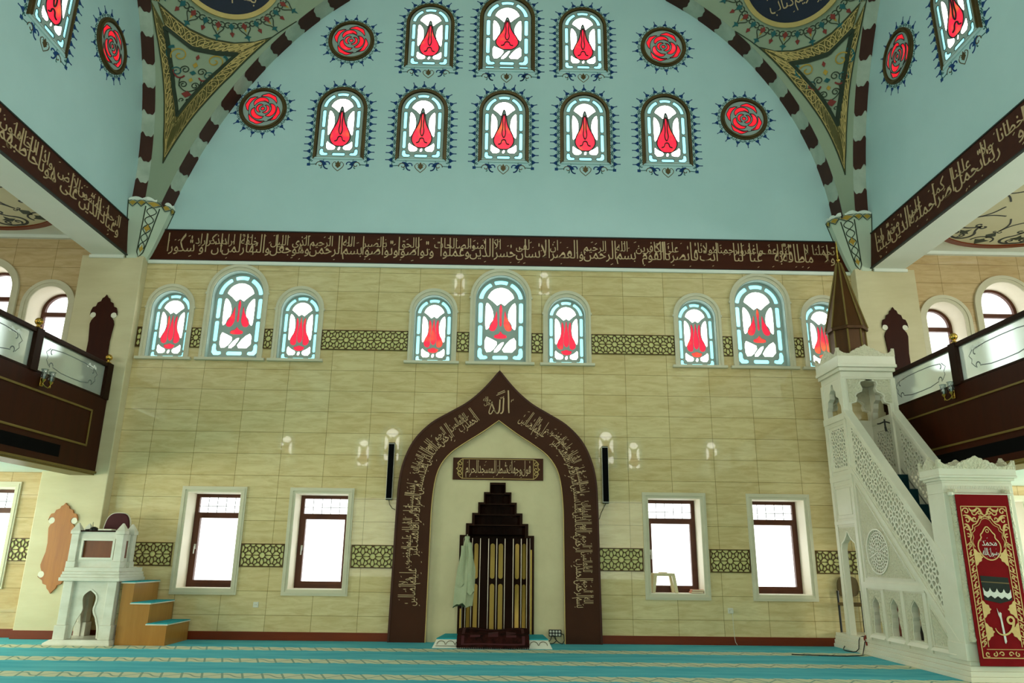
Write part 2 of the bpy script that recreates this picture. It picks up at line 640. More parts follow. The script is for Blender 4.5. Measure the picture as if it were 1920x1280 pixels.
T['grose'] = glow('rose_red_glass', 'f01e30', .85, 'f84a5c', (5, 5, 5))
T['book'] = mat('salmon_book_cover', 'b97a5c', 'c98a6a', (9, 9, 9), rough=.6)
T['paper'] = mat('page_edges', 'd8ccae', 'e2d8bc', (9, 9, 200), rough=.8)
T['redwood'] = mat('red_lacquer_panel', '7d2418', '8d2e20', (9, 9, 2), rough=.4)
T['ceil'] = mat('cream_dome_plaster', 'c9c29c', 'd2cba8', (1, 1, 1), rough=.8)

# ------------------------------------------------------------------ Arabic lettering
AR = {}
_two = 'ادذرزوآأإىؤة'
_tab = {'ء': (0xFE80,), 'آ': (0xFE81, 0xFE82), 'أ': (0xFE83, 0xFE84), 'ؤ': (0xFE85, 0xFE86), 'إ': (0xFE87, 0xFE88), 'ئ': (0xFE89, 0xFE8A, 0xFE8B, 0xFE8C),
        'ا': (0xFE8D, 0xFE8E), 'ب': 0xFE8F, 'ة': (0xFE93, 0xFE94), 'ت': 0xFE95, 'ث': 0xFE99, 'ج': 0xFE9D, 'ح': 0xFEA1, 'خ': 0xFEA5,
        'د': (0xFEA9, 0xFEAA), 'ذ': (0xFEAB, 0xFEAC), 'ر': (0xFEAD, 0xFEAE), 'ز': (0xFEAF, 0xFEB0), 'س': 0xFEB1, 'ش': 0xFEB5, 'ص': 0xFEB9,
        'ض': 0xFEBD, 'ط': 0xFEC1, 'ظ': 0xFEC5, 'ع': 0xFEC9, 'غ': 0xFECD, 'ف': 0xFED1, 'ق': 0xFED5, 'ك': 0xFED9, 'ل': 0xFEDD, 'م': 0xFEE1,
        'ن': 0xFEE5, 'ه': 0xFEE9, 'و': (0xFEED, 0xFEEE), 'ى': (0xFEEF, 0xFEF0), 'ي': 0xFEF1}
for _k, _v in _tab.items():
    AR[_k] = _v if isinstance(_v, tuple) else tuple(_v + i for i in range(4))
LAMALEF = {'ا': (0xFEFB, 0xFEFC), 'أ': (0xFEF7, 0xFEF8), 'إ': (0xFEF9, 0xFEFA)}


def shape(w):
    """letters of one word -> joined letter forms in drawing order (left to right)"""
    out, i, joined = [], 0, False
    while i < len(w):
        c = w[i]
        if c == 'ل' and i + 1 < len(w) and w[i + 1] in LAMALEF:
            out.append(chr(LAMALEF[w[i + 1]][1 if joined else 0]))
            joined = False
            i += 2
            continue
        f = AR[c]
        nxt = i + 1 < len(w) and len(f) == 4 and w[i + 1] != 'ء'
        if len(f) == 1:
            code = f[0]
        elif joined:
            code = f[3] if nxt else f[1]
        else:
            code = f[2] if nxt else f[0]
        out.append(chr(code))
        joined = nxt
        i += 1
    return ''.join(reversed(out))


WORDS = {}


def word(w):
    if w not in WORDS:
        c = bpy.data.curves.new('lettering', 'FONT')
        c.body = shape(w)
        c.resolution_u = 2
        c.extrude = .02
        c.fill_mode = 'BOTH'
        o = bpy.data.objects.new('lettering', c)
        COL.objects.link(o)
        me = bpy.data.meshes.new_from_object(o.evaluated_get(bpy.context.evaluated_depsgraph_get()))
        x0 = min(v.co.x for v in me.vertices)
        vs = [(v.co.x - x0, v.co.y, v.co.z) for v in me.vertices]
        fs = [tuple(p.vertices) for p in me.polygons]
        bpy.data.objects.remove(o)
        bpy.data.curves.remove(c)
        bpy.data.meshes.remove(me)
        WORDS[w] = (vs, fs, max(v[0] for v in vs))
    return WORDS[w]


def stretch(y, k):
    return y if y < .30 else .30 + (y - .30) * k


def script(mb, text, length, H, mp, tiers=2, fixed_sx=None, gap=.06, thick=.006, ticks=True, seed=1):
    """text runs right to left over u = 0 .. -length, between v = 0 and v = H"""
    rnd = random.Random(seed)
    ws = text.split()
    items = []           # word, x offset from right, baseline, scale y, k
    x = 0.0
    if tiers == 2:
        i = 0
        while i < len(ws):
            a = ws[i]
            b = ws[i + 1] if i + 1 < len(ws) else None
            sa, sb = .50, .40
            wa = word(a)[2] * sa
            wb = word(b)[2] * sb if b else 0
            adv = max(wa, wb * .96, (wa + wb) * .52)
            items.append((a, x, .24, sa, (.76 / sa - .30) / .42))
            if b:
                items.append((b, x + adv - wb, .56, sb, (.42 / sb - .30) / .42))
            x += adv + gap * .25
            i += 2
    else:
        for a in ws:
            sa = .66
            items.append((a, x, .26, sa, (.74 / sa - .30) / .42))
            x += word(a)[2] * sa + gap
    total = x
    sx = length / total if fixed_sx is None else fixed_sx
    for idx, (w, x0, base, sy, k) in enumerate(items):
        tk = thick * (1 + .12 * (idx % 5))
        vs, fs, wd_ = word(w)
        out = []
        for vx, vy, vz in vs:
            u = -(x0 + (wd_ - vx) * sy) * sx
            vv = (base + sy * stretch(vy, k)) * H
            vv = min(max(vv, -.01), H * 1.03)
            out.append(mp(u, vv, tk if vz > 0 else 0.0))
        mb.add(out, fs)
    if ticks:
        n = int(length / (H * .22))
        for i in range(n):
            u = -length * (i + rnd.random()) / n
            v = H * (rnd.choice((.90, .94, .70, .05, .52)) + rnd.uniform(-.03, .03))
            a = rnd.uniform(.3, .7)
            l = H * rnd.uniform(.04, .10)
            mb.ribbon([(u, v), (u - l * math.cos(a), v - l * math.sin(a))], H * .022, mp, 0, thick)
    return sx


# ------------------------------------------------------------------ geometric lattices (cells of a rosette lattice, used as holes)
def clip(poly, a, b, c):
    out = []
    n = len(poly)
    for i in range(n):
        p, q = poly[i], poly[(i + 1) % n]
        dp, dq = a * p[0] + b * p[1] - c, a * q[0] + b * q[1] - c
        if dp <= 0:
            out.append(p)
        if (dp < 0 < dq) or (dq < 0 < dp):
            t = dp / (dp - dq)
            out.append((p[0] + (q[0] - p[0]) * t, p[1] + (q[1] - p[1]) * t))
    return out


def area2(p):
    return abs(sum(p[i - 1][0] * p[i][1] - p[i][0] * p[i - 1][1] for i in range(len(p)))) / 2


def inset(bound, d):
    cx = sum(p[0] for p in bound) / len(bound)
    cy = sum(p[1] for p in bound) / len(bound)
    poly = list(bound)
    n = len(bound)
    for i in range(n):
        p, q = bound[i], bound[(i + 1) % n]
        a, b = q[1] - p[1], p[0] - q[0]
        L = math.hypot(a, b)
        if L < 1e-9:
            continue
        a, b = a / L, b / L
        c = a * p[0] + b * p[1]
        if a * cx + b * cy > c:
            a, b, c = -a, -b, -c
        poly = clip(poly, a, b, c - d)
    return poly


def cells(pts, bound, gap, rnd=1, minarea=1e-5, reach=1e9):
    """convex cells around pts, separated by straps of width gap, inside a convex outline"""
    out = []
    for i, p in enumerate(pts):
        poly = list(bound)
        for j, q in enumerate(pts):
            if i == j:
                continue
            a, b = q[0] - p[0], q[1] - p[1]
            L = math.hypot(a, b)
            if L > reach or L < 1e-6:
                continue
            a, b = a / L, b / L
            poly = clip(poly, a, b, a * (p[0] + q[0]) / 2 + b * (p[1] + q[1]) / 2 - gap / 2)
            if len(poly) < 3:
                break
        if len(poly) >= 3 and area2(poly) > minarea:
            cl = [poly[0]]
            for q in poly[1:]:
                if math.dist(q, cl[-1]) > 1e-4:
                    cl.append(q)
            if math.dist(cl[0], cl[-1]) < 1e-4:
                cl.pop()
            if len(cl) >= 3:
                out.append(chaikin(cl, rnd) if rnd else cl)
    return out


def rosettes(cx, cy, R, n=10, rings=((.0, 1), (.46, 10), (.92, 10)), rot=0.0):
    p = []
    for k, (r, m) in enumerate(rings):
        if m == 1:
            p.append((cx, cy))
            continue
        for i in range(m):
            a = rot + 2 * PI * (i + (k % 2) * .5) / m
            p.append((cx + r * R * math.cos(a), cy + r * R * math.sin(a)))
    return p


def dedupe(pts, d):
    out = []
    for p in pts:
        if all(math.dist(p, q) > d for q in out):
            out.append(p)
    return out


def rosette_field(x0, x1, y0, y1, s, rot=0.0):
    pts = []
    nx = int((x1 - x0) / s) + 2
    ny = int((y1 - y0) / (s * .87)) + 2
    for j in range(-1, ny + 1):
        for i in range(-1, nx + 1):
            pts += rosettes(x0 + (i + .5 * (j % 2)) * s, y0 + j * s * .87, s * .5, rot=rot)
    pts = [p for p in pts if x0 - s * .6 < p[0] < x1 + s * .6 and y0 - s * .6 < p[1] < y1 + s * .6]
    return dedupe(pts, s * .11)


def lattice_strip(x0, x1, z0, z1, label, mp, group, flip=0):
    """wooden strip of ten-petalled rosettes with a cream backing"""
    t = thing('lattice_panel', label, 'lattice panel', mp((x0 + x1) / 2, z0, 0), group)
    w, h = x1 - x0, z1 - z0
    s = h * .98
    cx = (x0 + x1) / 2
    n = int(w / s) + 2
    pts = []
    s = h * .90
    for i in range(-n, n + 1):
        for dz in (0, -.5, .5):
            x = cx + (i + (0 if dz == 0 else .5)) * s
            pts += rosettes(x, (z0 + z1) / 2 + dz * h, h * .27, rings=((.0, 1), (1.0, 10)))
    pts = dedupe([p for p in pts if x0 - .05 < p[0] < x1 + .05 and z0 - .05 < p[1] < z1 + .05], h * .10)
    b = rect(x0, x1, z0, z1)
    hs = cells(pts, inset(b, .013), .0115, rnd=1, minarea=3e-4, reach=h)
    MB().plate(b, hs, .012, .026, mp).build('openwork', T['lattice'], t)
    MB().box(x0, x1, z0, z1, 0, .012, mp=lambda u, v, o: mp(u, v, o)).build('backing', T['latticeback'], t)
    return t

# ================================================================== THE SETTING
def struct(o, label, cat):
    return tag(o, label, cat, None, 'structure')


def shift(p, dx, dz):
    return [(q[0] + dx, q[1] + dz) for q in p]


LOWX = (-4.62, -2.87, 2.90, 4.62)
MIDX = [(-5.775, 0), (-4.635, 1), (-3.52, 0), (-1.18, 0), (0.0, 1), (1.165, 0), (3.465, 0), (4.60, 1), (5.73, 0)]
SILL = 4.50
SMALL = dict(hw=.335, zs=.895, ohw=.42, ozs=.92)
LARGE = dict(hw=.45, zs=1.175, ohw=.54, ozs=1.195)


def mid(b):
    return LARGE if b else SMALL


NICHE = [(-.60, -.0), (-.60, 1.62), (-.505, 1.62), (-.505, 1.805), (-.41, 1.805), (-.41, 1.97), (-.315, 1.97), (-.315, 2.14), (-.225, 2.14), (-.225, 2.305),
         (-.13, 2.305), (-.13, 2.46), (.13, 2.46), (.13, 2.305), (.225, 2.305), (.225, 2.14), (.315, 2.14), (.315, 1.97), (.41, 1.97), (.41, 1.805),
         (.505, 1.805), (.505, 1.62), (.60, 1.62), (.60, -.0)]

# floor
struct(MB().box(-12, 12, -16, .5, -.2, 0).build('floor', T['carpet']), 'turquoise prayer carpet with cream vine stripes covering the whole floor', 'floor')

# qibla wall, marble tiles, with its real openings
holes = [shift(rect(-.435, .435, .75, 2.25), x, 0) for x in LOWX]
for x, b in MIDX:
    k = mid(b)
    holes.append(shift(arch_pts(k['hw'], 0, k['zs']), x, SILL))
nich = [(x, max(z, .01)) for x, z in NICHE]
nich = [(x * .985, z - (.015 if z > .1 else 0)) for x, z in nich]
holes.append(nich)
struct(MB().plate(rect(-6.6, 6.6, 0, 6.6), holes, -.45, 0, FW()).build('wall_front', T['tile']), 'marble tiled qibla wall between the two piers', 'wall')
# plain travertine field inside the mihrab arch is its own slab (built with the mihrab)
# upper wall, pale blue plaster
struct(MB().box(-6.9, 6.9, 0, .45, 6.6, 13.4).build('wall_front_upper', T['blue']), 'pale blue plaster wall under the great front arch', 'wall')
for sx, nm in ((-1, 'left'), (1, 'right')):
    mpx = (LWm(-6.6) if sx < 0 else RWm(6.6))
    # upper side wall
    struct(MB().box(min(sx * 6.6, sx * 7.18), max(sx * 6.6, sx * 7.18), -16, .3, 6.88, 13.4).build('wall_%s_upper' % nm, T['blue']),
           'pale blue plaster wall above the %s beam' % nm, 'wall')
    # longitudinal beam
    struct(MB().box(min(sx * 6.6, sx * 7.18), max(sx * 6.6, sx * 7.18), -16, -.0, 6.29, 6.88).build('beam_' + nm, T['white'], bevel=.006),
           'white plaster beam carrying the %s upper wall' % nm, 'beam')
    # small white cap moulding where the beam lands on its pier
    struct(MB().box(min(sx * 6.62, sx * 7.22), max(sx * 6.62, sx * 7.22), -.235, -.2, 6.235, 6.29).build('trim_1' if sx < 0 else 'trim_2', T['white']),
           'thin white moulding under the end of the %s beam' % nm, 'moulding')
    # pier
    struct(MB().box(min(sx * 6.29, sx * 7.36), max(sx * 6.29, sx * 7.36), -.2, 0, 0, 6.29).build('pillar_' + nm, T['stone'], bevel=.012),
           'cream travertine pier at the %s end of the qibla wall' % nm, 'pier')
    # aisle part of the front wall
    hs = [shift(rect(-.435, .435, .80, 2.28), sx * 8.28, 0)]
    for x, b in ((7.90, 0), (9.04, 1), (10.18, 0)):
        k = mid(b)
        hs.append(shift(arch_pts(k['hw'] + .02, 0, k['zs'] + .02), sx * x, SILL))
    x0, x1 = sorted((sx * 6.6, sx * 12))
    struct(MB().plate(rect(x0, x1, 0, 7.2), hs, -.45, 0, FW()).build('wall_%s_aisle' % nm, T['tile_aisle']),
           'tiled end wall of the %s side aisle' % nm, 'wall')
    struct(MB().box(min(sx * 12, sx * 12.3), max(sx * 12, sx * 12.3), -16, .45, 0, 7.2).build('wall_' + nm, T['white']), 'outer wall of the %s side aisle' % nm, 'wall')
    # aisle ceiling with a round opening for its little dome
    cxy = (sx * 8.62, -1.95)
    ring_o = circ(cxy[0], cxy[1], 1.60, 48)
    x0, x1 = sorted((sx * 7.18, sx * 12))
    c = struct(MB().plate([(x0, -16), (x1, -16), (x1, .1), (x0, .1)], [[(max(x0 + .02, min(x1, q[0])), q[1]) for q in ring_o]] if False else [], -.2, 0, CE(6.72)).build('ceiling_%s_aisle' % nm, T['white']),
               'white plaster ceiling of the %s gallery' % nm, 'ceiling')
    # coving along the end wall
    struct(MB().box(x0, x1, -.07, 0, 6.66, 6.72).build('trim_3' if sx < 0 else 'trim_4', T['white']), 'white coving at the %s gallery ceiling' % nm, 'moulding')
    # gallery floor slab seen from below
    x0, x1 = sorted((sx * 6.56, sx * 12))
    struct(MB().box(x0, x1, -16, 0, 2.53, 2.75).build('ceiling_%s_lower_aisle' % nm, T['white']), 'white soffit under the %s gallery' % nm, 'ceiling')

struct(MB().box(-12.3, 12.3, -16.3, -16, 0, 13.4).build('wall_back', T['stone']), 'rear wall behind the viewer', 'wall')
struct(MB().box(-7.2, 7.2, -16, .3, 13.3, 13.5).build('ceiling', T['ceil']), 'cream ceiling above the arches', 'ceiling')

# skirting
for i, (x0, x1, y) in enumerate(((-6.29, -1.63, 0), (1.65, 6.29, 0), (-7.38, -6.28, -.2), (6.28, 7.38, -.2), (-12, -7.36, 0), (7.36, 12, 0))):
    nm = ('baseboard_front_left', 'baseboard_front_right', 'baseboard_left_pier', 'baseboard_right_pier', 'baseboard_left_aisle', 'baseboard_right_aisle')[i]
    lb = ('on the wall left of the mihrab', 'on the wall right of the mihrab', 'round the foot of the left pier', 'round the foot of the right pier',
          'in the left side aisle', 'in the right side aisle')[i]
    struct(MB().box(x0, x1, y - .02, y, 0, .125).build(nm, T['base'], bevel=.004), 'reddish brown skirting ' + lb, 'skirting')

# white ledge under the long inscription
struct(MB().box(-6.28, 6.28, -.045, 0, 6.225, 6.285).build('trim_5', T['white']), 'narrow white ledge below the long inscription', 'moulding')

# ------------------------------------------------------------------ arches and pendentives
YC = -6.6
EF = {-1: (6.48837, 9.2353, 3.83878), 1: (6.1161, 6.2192, 6.82452)}     # half-width, half-height, centre height of the front arch
ES = {-1: (6.2925, 5.9629, 7.6597), 1: (6.3069, 6.5338, 6.7429)}        # the same for the side arches


def ell(e, z):
    a, b, zc = e
    return a * math.sqrt(max(0.0, 1 - ((z - zc) / b) ** 2))


def ellpath(e, z0, ztop, n):
    a, b, zc = e
    t0, t1 = math.asin(max(-1, min(1, (z0 - zc) / b))), math.asin(min(1, (ztop - zc) / b))
    return [(a * math.cos(t0 + (t1 - t0) * k / n), zc + b * math.sin(t0 + (t1 - t0) * k / n)) for k in range(n + 1)]


def pend(sg, t, z, off=0.0):
    F = (ell(EF[sg], z), -.385 - YC)
    S = (6.6 - .235, ell(ES[sg], z))
    a0, a1 = math.atan2(F[1], F[0]), math.atan2(S[1], S[0])
    r0, r1 = math.hypot(*F), math.hypot(*S)
    a = a0 + (a1 - a0) * t
    r = r0 + (r1 - r0) * t
    p = Vector((sg * r * math.cos(a), YC + r * math.sin(a), z))
    if off:
        n = (Vector((0, YC, 6.9)) - p).normalized()
        p += n * off
    return tuple(p)


def pwidth(sg, z):
    return (Vector(pend(sg, 0, z)) - Vector(pend(sg, 1, z))).length


def voussoirs(name, label, e, zlo, zhi, mp_soffit, nblocks, flipw):
    """arch lining: marble painted strip with scalloped brown blocks; mp(s-point, depth) -> world"""
    arch = thing(name, label, 'arch', (0, 0, 0), None, 'structure')
    path = resample(ellpath(e, zlo, zhi, 200), nblocks * 2 * 8 + 1)
    mb = MB()
    N = len(path)
    vs = [mp_soffit(p, d, 0) for p in path for d in (0.0, 1.0)]
    mb.add(vs, [(2 * i, 2 * i + 1, 2 * i + 3, 2 * i + 2) for i in range(N - 1)])
    mb.build('marble_lining', T['vmarble'], arch, recalc=False)
    for b in range(nblocks):
        i0 = b * 16
        seg = 9
        m2 = MB()

        def fn(u, v, i0=i0):
            # scalloped lower and upper edges
            w = .10 * math.sin(v * 2 * PI + .6) + .05 * math.sin(v * 4 * PI)
            s = i0 + (u * 8.6) + w * 8 * flipw
            s = max(0, min(N - 1.001, s))
            k = int(s)
            f = s - k
            p = tuple(path[k][c] + (path[k + 1][c] - path[k][c]) * f for c in (0, 1))
            return mp_soffit(p, .0 + v * 1.0, .006)
        m2.grid(fn, 7, 14)
        m2.build('voussoir', T['vbrown'], arch, recalc=False)
    return arch


def front_soffit(sg):
    def f(p, d, o):
        x, z = p
        r = math.hypot(x, z - 6.9)
        k = 1 - o / r
        return (sg * x * k, -.385 * d - .001, 6.9 + (z - 6.9) * k)
    return f


def side_soffit(sg):
    def f(p, d, o):
        y, z = p
        r = math.hypot(y, z - 6.9)
        k = 1 - o / r
        return (sg * (6.6 - .235 * d - .001), YC + y * k, 6.9 + (z - 6.9) * k)
    return f


for sg, nm in ((-1, 'left'), (1, 'right')):
    voussoirs('trim_6' if sg < 0 else 'trim_7', 'brown and grey marbled voussoirs lining the %s half of the front arch' % nm, EF[sg], 7.2, 13.0, front_soffit(sg), 11, 1)
    voussoirs('trim_8' if sg < 0 else 'trim_9', 'brown and grey marbled voussoirs edging the arch over the %s wall' % nm, ES[sg], 7.2, 13.0, side_soffit(sg), 8, 1)
    P = thing('ceiling_%s_pendentive' % nm, 'sage plaster pendentive with gilt knotwork in the upper %s corner' % nm, 'pendentive', (0, 0, 0), None, 'structure')
    # field
    MB().grid(lambda u, v: pend(sg, u, 7.24 + 5.66 * v ** 1.2), 18, 40).build('field', T['sage'], P, smooth=True, recalc=False)

    def S(t, z, o, sg=sg):
        return pend(sg, t, z, o)
    side = [(1.0, 11.6), (1.0, 10.79), (.985, 10.4), (.95, 10.0), (.90, 9.5), (.85, 9.0), (.78, 8.5), (.632, 8.03)]
    front = [(.632, 8.03), (.53, 8.28), (.44, 8.53), (.32, 8.95), (.215, 9.35), (.12, 9.85), (.08, 10.3), (.048, 10.71)]
    top = [(1.0, 10.97), (.95, 10.79), (.82, 10.64), (.70, 10.53), (.51, 10.455), (.30, 10.47), (.147, 10.56), (.048, 10.71)]
    ta, tb, tc = (.905, 10.46), (.205, 10.268), (.60, 8.945)
    isd = resample([ta, (.845, 9.95), (.755, 9.45), tc], 20)
    ifr = resample([tc, (.43, 9.45), (.29, 9.9), tb], 20)
    itp = resample([ta, (.64, 10.215), (.40, 10.22), tb], 20)
    os_, of_, ot_ = resample(side[1:], 20), resample(front, 20), resample(top[1:], 20)
    # olive ground between the outer edge and the dark triangle
    mg = MB()
    for o, i in ((os_, isd), (of_, ifr), (ot_, itp)):
        mg.add([S(p[0], p[1], .012) for p in o] + [S(p[0], p[1], .012) for p in i], [(k, k + 1, 21 + k, 20 + k) for k in range(19)])
    # the band running on upwards beside the medallion
    up_o = resample([(1.0, 12.6), (1.0, 11.6), (1.0, 10.79)], 12)
    up_i = resample([(.985, 12.6), (.97, 11.6), (.935, 10.81)], 12)
    mg.add([S(p[0], p[1], .012) for p in up_o] + [S(p[0], p[1], .012) for p in up_i], [(k, k + 1, 13 + k, 12 + k) for k in range(11)])
    mg.build('gilt_ground', T['olive'], P, recalc=False)

    def mix(a, b, f):
        return [(p[0] + (q[0] - p[0]) * f, p[1] + (q[1] - p[1]) * f) for p, q in zip(a, b)]

    def line(mb, pts, w, o=.016):
        """thin painted line, width in metres, on the curved face"""
        Q = [Vector(S(p[0], p[1], o)) for p in pts]
        vs = []
        for i in range(len(Q)):
            t = (Q[min(i + 1, len(Q) - 1)] - Q[max(i - 1, 0)])
            n = Vector((0, YC, 6.9)) - Q[i]
            d = t.cross(n).normalized() * w / 2
            vs += [Q[i] - d, Q[i] + d]
        mb.add(vs, [(2 * i, 2 * i + 1, 2 * i + 3, 2 * i + 2) for i in range(len(Q) - 1)])
    md = MB()
    for o in (os_, of_, ot_):
        line(md, o, .018, .014)
    line(md, up_o, .018, .014)
    line(md, resample([(.048, 10.71), (0, 11.1)], 4), .018, .014)
    md.build('dark_edging', T['deepgreen'], P, recalc=False)
    mt = MB()
    for i in (isd, ifr, itp):
        line(mt, i, .085, .018)
    mt.build('dark_triangle', T['deepgreen'], P, recalc=False)
    # knotwork
    mk = MB()
    for (o, i, nk) in ((os_, isd, 7), (of_, ifr, 8), (ot_, itp, 7)):
        O, I = resample(o, 140), resample(i, 140)
        for f in (.14, .86):
            line(mk, mix(O, I, f)[2:-2], .012)
        for ph in (0, PI):
            pts = [(a[0] + (b[0] - a[0]) * (.5 + .30 * math.sin(k / 139 * nk * PI * 2 + ph)), a[1] + (b[1] - a[1]) * (.5 + .30 * math.sin(k / 139 * nk * PI * 2 + ph)))
                   for k, (a, b) in enumerate(zip(O, I))]
            line(mk, pts[3:-3], .015)
        for q in range(nk):
            k0 = int((q + .5) * 139 / nk)
            rr = 139 / nk * .30
            line(mk, [tuple(O[min(139, max(0, round(k0 + rr * math.cos(a_))))][c] * (1 - f_) + I[min(139, max(0, round(k0 + rr * math.cos(a_))))][c] * f_ for c in (0, 1))
                      for a_, f_ in [(2 * PI * e / 12, .5 + .2 * math.sin(2 * PI * e / 12)) for e in range(13)]], .012)
    for f in (.2, .5, .8):
        line(mk, mix(up_o, up_i, f), .014)
    for sc in (.35, .62):
        tip = (.632, 8.03)
        for b in ((.72, 8.62), (.50, 8.62)):
            line(mk, [(tip[0] - .01, tip[1] + .12 * sc / .35), (b[0], b[1] - .18 + .2 * sc)], .018)
    mk.build('gilt_knotwork', T['gold'], P, recalc=False)
    # scrolls in the triangle
    def loc(u, w, c=(.57, 9.88)):
        z = c[1] + w * .9
        return (c[0] + u * sg * -1 * sg / pwidth(sg, z), z)

    def scr(mb, pts, w):
        line(mb, [loc(*p) for p in pts], w)
    ms, mt2, mo, mr = MB(), MB(), MB(), MB()
    for d in (-1, 1):
        for (cx, cz, r, m_, w) in ((.30, .20, .15, mo, .022), (.14, -.06, .085, ms, .018), (.27, -.12, .10, mt2, .018), (.10, -.36, .075, ms, .018)):
            scr(m_, [(d * p[0], p[1]) for p in spiral(cx, cz, r, .02, -.6, 8.0, 26)], w)
        scr(mt2, [(d * p[0], p[1]) for p in bez((.42, .34), (.55, .32), (.52, .15), (.44, .10), 10)], .05)
        scr(mr, [(d * p[0], p[1]) for p in bez((.12, -.18), (.2, -.3), (.3, -.2), (.33, -.1), 10)], .03)
        scr(ms, [(d * p[0], p[1]) for p in bez((0, -.5), (.14, -.46), (.2, -.36), (.18, -.24), 10)], .018)
        scr(ms, [(d * p[0], p[1]) for p in spiral(.05, -.68, .05, .012, -1, 5, 14)], .016)
    for (m_, cz, a, b) in ((mr, -.55, .09, .075), (mo, .06, .045, .06), (mo, -.25, .04, .05), (mr, .22, .035, .06), (mt2, -.1, .06, .05)):
        q = [loc(a, cz), loc(0, cz + b), loc(-a, cz), loc(0, cz - b)]
        m_.add([S(p[0], p[1], .017) for p in q], [(0, 1, 2, 3)])
    ms.build('dark_scrolls', T['deepgreen'], P, recalc=False)
    mt2.build('teal_leaves', T['teal'], P, recalc=False)
    mo.build('ochre_scrolls', T['ochre'], P, recalc=False)
    mr.build('red_buds', T['redpaint'], P, recalc=False)

    # calligraphy medallion
    C0 = Vector((-5.13, -1.135, 11.756)) if sg < 0 else Vector((5.25, -1.385, 11.644))
    nr = Vector((.402, -.818, -.412)) if sg < 0 else Vector((-.558, -.652, -.514))
    R = .999 if sg < 0 else .975
    ux = Vector((0, 0, 1)).cross(nr).normalized()
    vz = nr.cross(ux)
    M = thing('calligraphy_medallion', 'navy roundel with gilt lettering in the %s pendentive' % nm, 'medallion', tuple(C0), 'calligraphy roundels in the pendentives')

    def MP(u, v, o, C0=C0, ux=ux, vz=vz, nr=nr):
        return tuple(C0 + ux * u + vz * v + nr * (o + .0))
    MB().plate(circ(0, 0, R - .06, 56), [], -.03, .02, MP).build('ground', T['navy'], M)
    MB().ring(circ(0, 0, R, 72), circ(0, 0, R - .085, 72), -.03, .045, MP).build('gilt_ring', T['gold'], M)
    ml = MB()
    tx = ('بسم الله الرحمن الرحيم', 'انه لقران كريم فى كتاب')[sg > 0]
    script(ml, tx, 1.15, .62, lambda u, v, o: MP(u + .575, v - .72, o + .021), 2, ticks=True, seed=5 + sg)
    script(ml, tx, 1.3, .62, lambda u, v, o: MP(u + .65, v - .08, o + .021), 2, ticks=True, seed=9 + sg)
    ml.build('lettering', T['paleg'], M)
    # painted floral fringe round the medallion (belongs to the pendentive paintwork)
    fr = {'teal': MB(), 'redpaint': MB(), 'deepgreen': MB(), 'ochre': MB()}
    nfr = 32
    for k in range(nfr):
        a = 2 * PI * k / nfr
        ca, sa = math.cos(a), math.sin(a)

        def Q(u, v, o, ca=ca, sa=sa):      # v outwards, u along the rim; dropped onto the curved face
            x, y = (R + v) * ca - u * sa, (R + v) * sa + u * ca
            p = C0 + ux * x + vz * y
            z = p.z
            F = (ell(EF[sg], z), -.385 - YC)
            S_ = (6.6 - .235, ell(ES[sg], z))
            a0, a1 = math.atan2(F[1], F[0]), math.atan2(S_[1], S_[0])
            t_ = (math.atan2(p.y - YC, abs(p.x)) - a0) / (a1 - a0)
            return pend(sg, t_, z, .012 + o)
        big = k % 2 == 0
        fr['deepgreen'].ribbon(spiral(.06, .12, .065, .012, -2.2, 4.5, 14), .018, Q)
        fr['deepgreen'].ribbon([(-p[0], p[1]) for p in spiral(.06, .12, .065, .012, -2.2, 4.5, 14)], .018, Q)
        fr['redpaint' if big else 'teal'].poly([(-.05, .13), (0, .21), (.05, .13), (0, .06)], Q)
        if big:
            fr['deepgreen'].ribbon(bez((-.10, .16), (-.08, .25), (-.01, .25), (0, .36)), .016, Q)
            fr['deepgreen'].ribbon(bez((.10, .16), (.08, .25), (.01, .25), (0, .36)), .016, Q)
            fr['teal'].poly([(-.065, .35), (-.02, .37), (0, .45), (.02, .37), (.065, .35), (0, .31)], Q)
            fr['ochre'].poly([(-.02, .20), (0, .26), (.02, .20), (0, .16)], Q)
        else:
            fr['redpaint'].poly([(-.04, .26), (0, .34), (.04, .26), (0, .23)], Q)
            fr['deepgreen'].ribbon([(0, .18), (0, .26)], .012, Q)
    for k, m_ in fr.items():
        m_.build({'teal': 'teal_fringe', 'redpaint': 'red_fringe', 'deepgreen': 'fringe_stems', 'ochre': 'ochre_fringe'}[k], T[k], P)
    # corbel where the arches land
    cor = thing('corbel', 'pale plaster corbel with green and gilt knotwork strip under the %s arch springing' % nm, 'corbel', (sg * 6.45, -.1, 6.29), 'painted corbels')
    mc = MB()
    bot = [(6.598, .0), (6.598, -.205), (6.43, -.205), (6.36, -.175), (6.295, -.10), (6.285, 0)]
    topp = [(6.598, .0), (6.598, -.44), (6.28, -.44), (6.06, -.30), (5.96, -.14), (5.96, 0)]
    lo = []
    for k in range(9):
        f = k / 8
        g = f ** .85
        lo.append([(sg * (a[0] + (b[0] - a[0]) * g), a[1] + (b[1] - a[1]) * g, 6.25 + 1.0 * f) for a, b in zip(bot, topp)])
    mc.loft(lo).build('body', mat('pale_green_plaster', 'c3cfb9', 'ccd6c2', (1, 1, 1), rough=.7), cor)

    def CF(face, u, f, o=.006):        # point on one corbel face
        i = (1, 2, 3, 4)[face]
        g = f ** .85
        e = []
        for j in (i, i + 1):
            a, b = bot[j], topp[j]
            e.append(Vector((sg * (a[0] + (b[0] - a[0]) * g), a[1] + (b[1] - a[1]) * g, 6.25 + 1.0 * f)))
        n = Vector((-sg * .75, -.65, -.1)).normalized()
        return e[0] + (e[1] - e[0]) * u + n * o
    me_, mg2 = MB(), MB()

